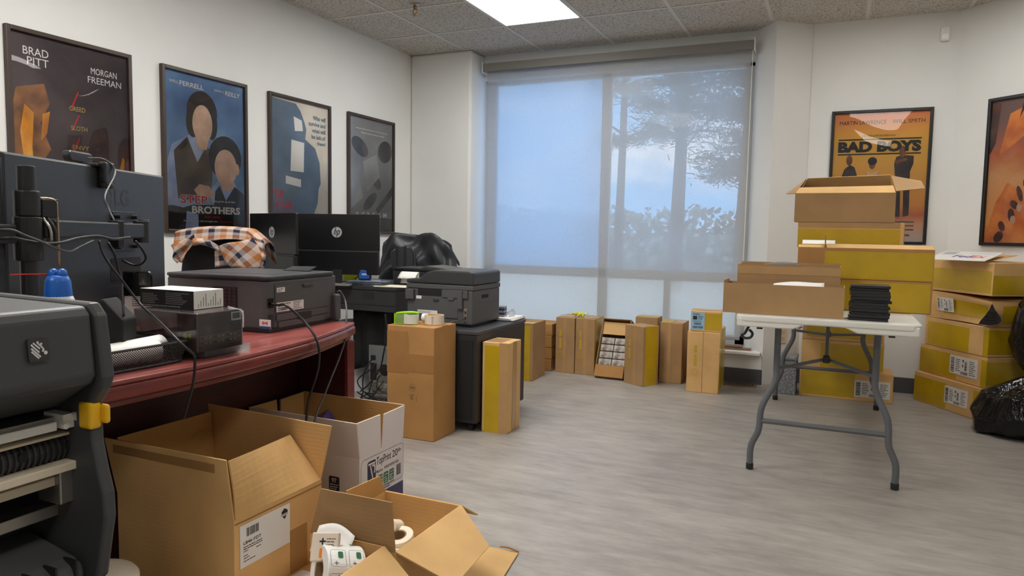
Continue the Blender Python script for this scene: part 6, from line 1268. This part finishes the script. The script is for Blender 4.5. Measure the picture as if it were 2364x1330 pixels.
for (a, b), (c_, d_) in zip(oc, oc[1:]+oc[:1]):
    dx, dy = c_-a, d_-b; l = math.hypot(dx, dy)
    if l > 1e-6: nx, ny = -dy/l*.0012, dx/l*.0012; g.poly([(a, b), (c_, d_), (c_+nx, d_+ny), (a+nx, b+ny)], MR_, .0007)
g.poly(rrect(.045, .093, .232, .304, .008), MR_, .0007)
T.part('logo_block', g, DKPRINT, world=True)
g = G().poly([(.050, .290), (.088, .290), (.090, .297), (.048, .297)], MR_, .0011).poly([(.058, .288), (.064, .288), (.078, .240), (.072, .240)], MR_, .0011).poly([(.070, .288), (.088, .288), (.090, .270), (.086, .258), (.080, .258), (.084, .270), (.082, .282), (.072, .282)], MR_, .0011)
T.part('logo_strokes', g, CWHITE, world=True)
g = G().text_fit('TopPrint', MR_, .088, .036, .098, .270, .0007, .006).text_fit('20', MR_, .034, .026, .194, .279, .0007, .006).text_fit('lb', MR_, .018, .014, .231, .290, .0007, .006).text_fit('MultiUse', MR_, .036, .010, .098, .250, .0007, .004).text_fit('PAPER PAPIER PAPEL', MR_, .092, .010, .145, .252, .0007, .002)
g.lines(.10, .235, [.192, .182], .0035, MR_, .0007, 9).barcode(.222, .25, .205, .245, MR_, .0007, False, 5)
g.poly(rrect(.06, .088, .212, .228, .004), MR_, .0007)
T.part('lettering', g, DKPRINT, world=True)
g = G(); h = G()
for k, w_ in enumerate(('5000', '20lb', 'GSM')): g.poly(rrect(.105+.035*k, .134+.035*k, .200, .240, .004), MR_, .0007); h.text_fit(w_, MR_, .022, .007, .1085+.035*k, .228, .0011, 0).lines(.109+.035*k, .132+.035*k, [.219, .212, .205], .003, MR_, .0011, k)
for k in range(3): g.poly(rrect(.334, .378, .150-.052*k, .196-.052*k, .005), MF_, .0007); h.text_fit('5000' if k == 0 else '20lb', MF_, .030, .010, .341, .180-.052*k, .0011, 0).lines(.34, .372, [.170-.052*k, .162-.052*k], .003, MF_, .0011, k+4)
T.part('green_print', g, GREENP, world=True)
T.part('print_block', G().poly(rrect(.334, .378, .204, .254, .005), MF_, .0007).barcode(.403, .450, .122, .168, MF_, .0007, False, 8), DKPRINT, world=True)
h.text_fit('97', MF_, .020, .016, .346, .232, .0011, .02).lines(.338, .374, [.224, .216, .209], .003, MF_, .0011, 2); T.part('print_caption', h, CWHITE, world=True)
T = Thing('ream_wrapper', 'purple and white paper ream wrapper lying inside the open white carton', 'wrapper', M=Matrix.Translation((-1.715, 2.045, .335)) @ Matrix.Rotation(.5, 4, 'Z') @ Matrix.Rotation(-.55, 4, 'Y'))
T.part('wrap', G().box(-.09, .09, -.07, .07, -.02, .045), pm('purple_wrap', (70, 62, 122), .3, noise=.25, nscale=9), bev=.004); T.part('white_panel', G().box(-.091, -.02, -.071, .03, .0, .046), PAPER); 
single('paper_ream', G().box(-.14, .14, -.105, .105, 0, .26), PAPER, 'stack of white paper reams low inside the open white carton', 'paper', loc=(-1.66, 2.06, .006))

# far open box with blank rolls
x0, x1, y0, y1, H = -1.283, -1.006, 1.524, 1.887, .255
T = open_box('open box of blank label rolls with a dark upright flap, nearest the open floor', x1-x0, y1-y0, H, ((x0+x1)/2, (y0+y1)/2, 0), 0, KRAFT, fold=.004)
def wp(name, q4, m=KRAFT): return T.part(name, G().panel(q4, .004), m, world=True)
a, b = pY(905, 1160, y0), pY(742, 1128, y0)
wp('flap', [(x0, y0+.002, H), (x1, y0+.002, H), a, b], KRAFT_DARK)
wp('flap', [(x1, y0+.004, H), (x1, y1, H), pz(1129, 1262, .192), pz(1050, 1352, .180)], KRAFT_PALE)
wp('flap', [(x1-.002, y1, H), (x0, y1, H), (x0+.02, y1+.085, H-.055), (x1+.012, y1+.09, H-.060)], KRAFT)
wp('flap', [(x0, y1, H), (x0, y0+.15, H), pX(800, 1133, x0), pX(876, 1099, x0)], KRAFT_IN)
T = Thing('cardboard_sheet', 'pale loose cardboard flap lying on the floor beyond the box of blank rolls', 'cardboard', loc=(-.86, 1.62, 0))
T.part('board', G().panel([pz(1120, 1262, .03), pz(1050, 1350, .03), pz(1150, 1352, .004), pz(1197, 1276, .004)], .004), KRAFT_PALE, world=True); T.part('torn_edge', G().tube([pz(1155, 1262, .022), pz(1172, 1264, .024), pz(1198, 1274, .008)], .003, 6, 4), KRAFT_DARK, world=True)
CRM = pm('cream_label_stock', (226, 216, 194), .6)
for k, (px_, py_, zz, r, w, rx, lb) in enumerate(((925, 1245, .165, .045, .10, 0.25, 'upright cream label roll at the back of the open box of blank rolls'), (935, 1285, .13, .060, .10, -.35, 'larger cream label roll tipped forward in the open box of blank rolls'), (990, 1265, .10, .045, .10, .1, 'low cream label roll in the far corner of the open box of blank rolls'), (910, 1205, .205, .022, .05, 1.2, 'narrow white roll on edge above the others, behind the dark flap'))):
    p_ = pz(px_, py_, zz); p_.x = min(max(p_.x, x0+r+.012), x1-r-.012); p_.y = min(max(p_.y, y0+r+.012), y1-r-.012)
    label_roll(lb, Matrix.Translation((p_.x, p_.y, max(zz-w*.3, w/2+.01))) @ Matrix.Rotation(rx, 4, 'X'), r, w, .55, CRM, group='blank label rolls in the open box')
single('roll_filler', G().box(x0+.008, x1-.008, y0+.008, y1-.008, .0045, .075), CRM, 'layer of cream label rolls at the bottom of the box of blank rolls', 'rolls', kind='stuff')
# near open box with printed rolls: its left wall torn down low
x0, x1, y0, y1, H = -1.281, -1.034, 1.13, 1.517, .27
T = Thing('open_cardboard_box', 'open brown box of printed label rolls at the bottom edge of the photo', 'box', loc=((x0+x1)/2, (y0+y1)/2, 0)); t = .004
T.part('body', G().box(x0, x1, y0, y0+t, 0, .20).box(x0+.10, x1, y1-t, y1, 0, H).box(x0, x0+.10, y1-t, y1, 0, .10).box(x1-t, x1, y0+t, y1-t, 0, H).box(x0, x0+t, y0+t, y1-t, 0, .10).box(x0+t, x1-t, y0+t, y1-t, 0, t), KRAFT, world=True)
wp('flap', [(x1, y0, H), (x1, y1, H), pz(946, 1335, .215), pz(880, 1430, .20)], KRAFT_PALE)
def print_roll(label, M, r, w, marks, colour):
    T = label_roll(label, M, r, w, .5, PAPER, 'printed_label_roll', 'printed label rolls in the near box'); g = G(); h = G()
    for k in range(marks):
        a = 2*PI*k/marks
        Mk = Matrix(((-math.sin(a), 0, math.cos(a), (r+.0006)*math.cos(a)), (math.cos(a), 0, math.sin(a), (r+.0006)*math.sin(a)), (0, 1, 0, 0), (0, 0, 0, 1)))
        s = 2*PI*r/marks*.40
        for v in (-w*.24, w*.24):
            o = rrect(-s, s, v-w*.20, v+w*.20, w*.05)
            for (a_, b_), (c_, d_) in zip(o, o[1:]+o[:1]):
                dx, dy = c_-a_, d_-b_; l = math.hypot(dx, dy)
                if l > 1e-7: nx, ny = -dy/l*.0008, dx/l*.0008; h.poly([(a_, b_), (c_, d_), (c_+nx, d_+ny), (a_+nx, b_+ny)], Mk, .0004)
            h.rect(-s*.8, -s*.3, v+w*.05, v+w*.065, Mk, .0004).rect(-s*.58, -s*.50, v, v+w*.11, Mk, .0004)
            g.poly(rrect(s*.05, s*.8, v-w*.13, v+w*.0, w*.03), Mk, .0004)
    T.part('label_print', h, INK); T.part('colour_print', g, colour); return T
print_roll('large label roll with green squares leaning in the near open box', Matrix.Translation((-1.112, 1.425, .225)) @ Vector((-.55, -.78, .25)).to_track_quat('Z', 'Y').to_matrix().to_4x4(), .064, .10, 7, GREENP)
print_roll('second green-printed label roll deeper in the near open box', Matrix.Translation((-1.10, 1.29, .175)) @ Vector((-.8, -.5, .2)).to_track_quat('Z', 'Y').to_matrix().to_4x4(), .048, .08, 5, GREENP)
ORNG = pm('orange_print', (226, 134, 40), .5)
T = Thing('label_packet', 'white packet with an orange square label in the near open box', 'packet', M=Matrix.Translation((-1.145, 1.418, .285)) @ Matrix.Rotation(.45, 4, 'Z') @ Matrix.Rotation(1.05, 4, 'X'))
T.part('packet', G().box(-.034, .034, -.034, .036, -.012, .012), pm('packet_paper', (222, 206, 188), .6), bev=.003); T.part('orange_print', G().poly(rrect(-.012, .012, -.026, -.002, .004), None, .0125), ORNG); T.part('label_print', G().rect(-.008, -.004, .006, .022, None, .0125).rect(-.014, .002, .012, .016, None, .0125).lines(.004, .03, [.005, .012, .019], .002, None, .0125, 4), INK)
single('loose_label_strip', G().grid(lambda u, v: (-1.225+.115*u, 1.492-.04*v+.012*math.sin(3*u), .300-.055*v+.010*math.sin(4*u)), 12, 5), PAPER, 'loose white strip of labels arching out of the near open box', 'paper', world=True, loc=(-1.17, 1.48, .27), solid=.001, smooth=True)
single('printed_filler', G().box(x0+.008, x1-.008, y0+.008, y1-.008, .0045, .125), PAPER, 'bed of white label rolls at the bottom of the near open box', 'rolls', kind='stuff')
T = Thing('round_bin', 'round cream lidded bin on the floor between the label printer and the big open carton', 'bin', loc=(-1.555, 1.075, 0))
T.part('body', G().lathe([(.085, 0), (.098, .24), (.10, .255), (.0, .255)], 36), pm('cream_plastic', (222, 212, 192), .5), smooth=False); T.part('lid', G().lathe([(.104, .248), (.104, .262), (.098, .270), (.06, .282), (0, .284)], 36), MATS['cream_plastic'], smooth=True)

# ================================================================ LABEL PRINTER IN THE FOREGROUND
FX = -.60; YR = .440; YL = YR-.268; XB = -1.07; ZB = .703
ZG = pm('zebra_grey', (62, 63, 64), .45); MATS['zebra_grey'].name = 'printer_grey'; ZD = pm('printer_dark', (28, 29, 31), .5); BEIGE = pm('beige_metal', (216, 202, 178), .4)
T = Thing('printer_stand', 'black side table carrying the industrial label printer', 'table', loc=(-.83, .26, 0))
T.part('table_top', G().box(-1.12, -.56, .0, .50, ZB-.033, ZB-.003), BLACK, world=True, bev=.003)
for x in (-1.09, -.60):
    for y in (.03, .47): T.part('leg', G().box(x-.018, x+.018, y-.018, y+.018, 0, ZB-.034), BLACK, world=True)
T = Thing('label_printer', 'big grey industrial label printer in the left foreground, its front open', 'printer', loc=(-.83, .306, ZB-.002))
def xz(pts, y0, y1, g=None): return (g or G()).prism([(x, z) for x, z in pts], -y1, -y0, Matrix.Rotation(PI/2, 4, 'X'))
# housing behind the mechanism, top cover with its slanted nose, side cheek with stepped profile
T.part('housing', xz([(XB, ZB), (-.70, ZB), (-.70, 1.0), (XB, 1.0)], YL, YR-.012), ZD, world=True)
T.part('cover', xz([(XB, .985), (FX-.06, .985), (FX-.052, .925), (FX-.002, .953), (FX+.003, .960), (FX-.003, 1.016), (FX-.010, 1.0225), (XB+.02, 1.0285), (XB, 1.02)], YL, YR-.014), MATS['zebra_grey'], world=True, bev=.004, seg=3)
T.part('side_cheek', xz([(XB, ZB), (FX-.026, ZB), (FX-.026, .752), (FX-.008, .768), (FX+.005, .828), (FX+.004, .850), (FX-.003, .872), (FX-.009, .897), (FX-.010, .930), (FX+.004, .948), (FX+.008, .958), (FX+.0, 1.014), (FX-.010, 1.0245), (XB+.02, 1.030), (XB, 1.02)], YR-.013, YR), MATS['zebra_grey'], world=True, bev=.003, seg=3)
T.part('side_cheek', xz([(XB, ZB), (FX-.026, ZB), (FX+.0, .78), (FX+.0, .94), (FX-.01, 1.012), (XB, 1.02)], YL-.02, YL), MATS['zebra_grey'], world=True, bev=.003)
# logo plate on the cover nose: a stripy animal-head mark of slanted dashes
nz = Vector((.056, 0, .006)).normalized(); ub = Vector((0, 1, 0)); vb = nz.cross(ub)
pc = pX(86, 808, FX+.0004); Mz = Matrix(((ub.x, vb.x, nz.x, pc.x), (ub.y, vb.y, nz.y, pc.y), (ub.z, vb.z, nz.z, pc.z), (0, 0, 0, 1)))
lp = T.part('logo_plate', G().prism(rrect(-.0085, .0085, -.0095, .0095, .002), -.002, .0022, Mz), pm('logo_plate_dark', (50, 51, 52), .4), world=True)
g = G()
for a, b, c_, d_ in ((-.0085, -.001, -.001, -.0095), (-.0085, .0025, .001, -.008), (-.0075, .0055, .0, -.003), (-.006, .0085, .001, .001), (-.002, .009, .003, .003), (.002, .005, .0055, -.001)):
    dx, dy = c_-a, d_-b; l = math.hypot(dx, dy); nx, ny = -dy/l*.0009, dx/l*.0009; g.poly([(a+nx, b+ny), (a-nx, b-ny), (c_-nx, d_-ny), (c_+nx, d_+ny)], Mz @ Matrix.Scale(.74, 4), .0034)
for cx_, cy_, r in ((-.001, .0085, .0014), (.0028, .0065, .0013), (.0068, -.004, .0022), (.004, -.0015, .0013), (-.0078, .006, .0012)): g.poly(ell(cx_, cy_, r, r, 10), Mz @ Matrix.Scale(.74, 4), .0036)
T.part('logo_mark', g, pm('logo_white', (206, 206, 204), .4), parent=lp, world=True)
# mechanism: bars along y
Z = lambda x, y, X_: pX(x, y, X_)
def bar(name, tl, bl, tr, br, Xf, dep, m, y1=None, bev=.001, **k):
    """tl,bl at the photo's left edge, tr,br further right: heights of a bar whose face stands at X=Xf"""
    za, zb_ = (pX(tl[0], tl[1], Xf).z+pX(tr[0], tr[1], Xf).z)/2, (pX(bl[0], bl[1], Xf).z+pX(br[0], br[1], Xf).z)/2
    ye = pX(tr[0], tr[1], Xf).y if y1 is None else y1
    return T.part(name, G().box(Xf-dep, Xf, YL+.004, ye, zb_, za), m, world=True, bev=bev, **k)
bar('printhead_bracket', (0, 985), (0, 1002), (180, 956), (180, 964), FX-.045, .03, STEEL)
bar('printhead_cover', (0, 1006), (0, 1030), (132, 972), (132, 992), FX-.035, .03, pm('white_bracket', (240, 238, 232), .45))
pt = pX(163, 972, FX-.033); g = G().box(FX-.06, FX-.033, pt.y-.007, pt.y+.006, pt.z-.006, pt.z+.007); g.cyl((FX-.034, pt.y+.004, pt.z+.004), (FX-.029, pt.y+.004, pt.z+.004), .004, n=14); g.cyl((FX-.034, pt.y-.006, pt.z-.003), (FX-.030, pt.y-.006, pt.z-.003), .003, n=12)
T.part('end_bracket', g, pm('white_bracket2', (240, 238, 232), .4), world=True)
bar('guide_strip', (0, 1036), (0, 1044), (176, 994), (176, 1000), FX-.04, .03, BEIGE)
# ridged roller
pa_, pb_ = pX(0, 1078, FX-.04), pX(196, 1024, FX-.04); zr = (pa_.z+pb_.z)/2; rr = .0125; yb = pb_.y
prof = []; n = 44
g = G().cyl((FX-.055, YL+.01, zr), (FX-.055, yb, zr), rr, n=24); T.part('platen_roller', g, BLACK, world=True)
g = G()
for k in range(46):
    y = YL+.012+(yb-YL-.02)*k/46; g.cyl((FX-.055, y, zr), (FX-.055, y+.0022, zr), rr+.0012, n=22)
T.part('roller_ribs', g, CHARC2, world=True)
for y in (pX(52, 1065, FX-.042).y, pX(160, 1035, FX-.042).y): T.part('roller_hole', G().cyl((FX-.046, y, zr+.002), (FX-.0405, y, zr+.002), .0045, n=14), BLACK_MATTE, world=True)
bar('tear_bar', (0, 1115), (0, 1138), (190, 1059), (190, 1077), FX-.032, .03, BEIGE)
bar('lower_guide', (0, 1141), (0, 1164), (140, 1096), (140, 1116), FX-.045, .02, BEIGE)
p2 = pX(165, 1115, FX-.038); T.part('guide_block', G().box(FX-.07, FX-.038, p2.y-.011, p2.y+.006, p2.z-.018, p2.z+.016).box(FX-.06, FX-.036, p2.y+.006, p2.y+.011, p2.z-.004, p2.z+.003), STEEL, world=True, bev=.0015)
bar('media_rail', (0, 1205), (0, 1240), (146, 1162), (146, 1184), FX-.06, .02, STEEL)
p3 = pX(205, 1000, FX-.03); T.part('hook_plate', xz([(FX-.05, p3.z+.012), (FX-.032, p3.z+.012), (FX-.030, p3.z-.012), (FX-.038, p3.z-.022), (FX-.036, p3.z-.038), (FX-.05, p3.z-.040)], p3.y-.0015, p3.y+.0015), STEEL, world=True)
# ribbed lower cover
g = xz([(FX-.10, .742), (FX-.035, .742), (FX-.018, .772), (FX-.022, .782), (FX-.034, .788), (FX-.10, .800)], YL+.002, YR-.016); T.part('lower_cover', g, CHARC, world=True, bev=.004, seg=3)
g = G()
for k in range(9): y = YR-.026-.0185*k; g.box(FX-.034, FX-.0165, y-.001, y+.001, .772, .7895)
T.part('cover_groove', g, ZD, world=True)
T.part('base_cover', xz([(FX-.10, ZB), (FX-.022, ZB), (FX-.018, .738), (FX-.10, .7415)], YL, YR-.014), MATS['zebra_grey'], world=True, bev=.002)
# yellow latch
g = G(); yl_ = [pX(182, 944, FX-.02), pX(182, 985, FX-.02), pX(215, 948, FX-.018), pX(215, 980, FX-.018)]
zt_, zb_ = .9305, .9125; ya_, yb_ = .4245, YR+.0015
T.part('latch', G().box(FX-.024, FX-.007, ya_, ya_+.012, zb_-.004, zt_+.003).box(FX-.024, FX-.001, ya_+.011, yb_, zb_, zt_), YELLOW, world=True, bev=.003, seg=3)
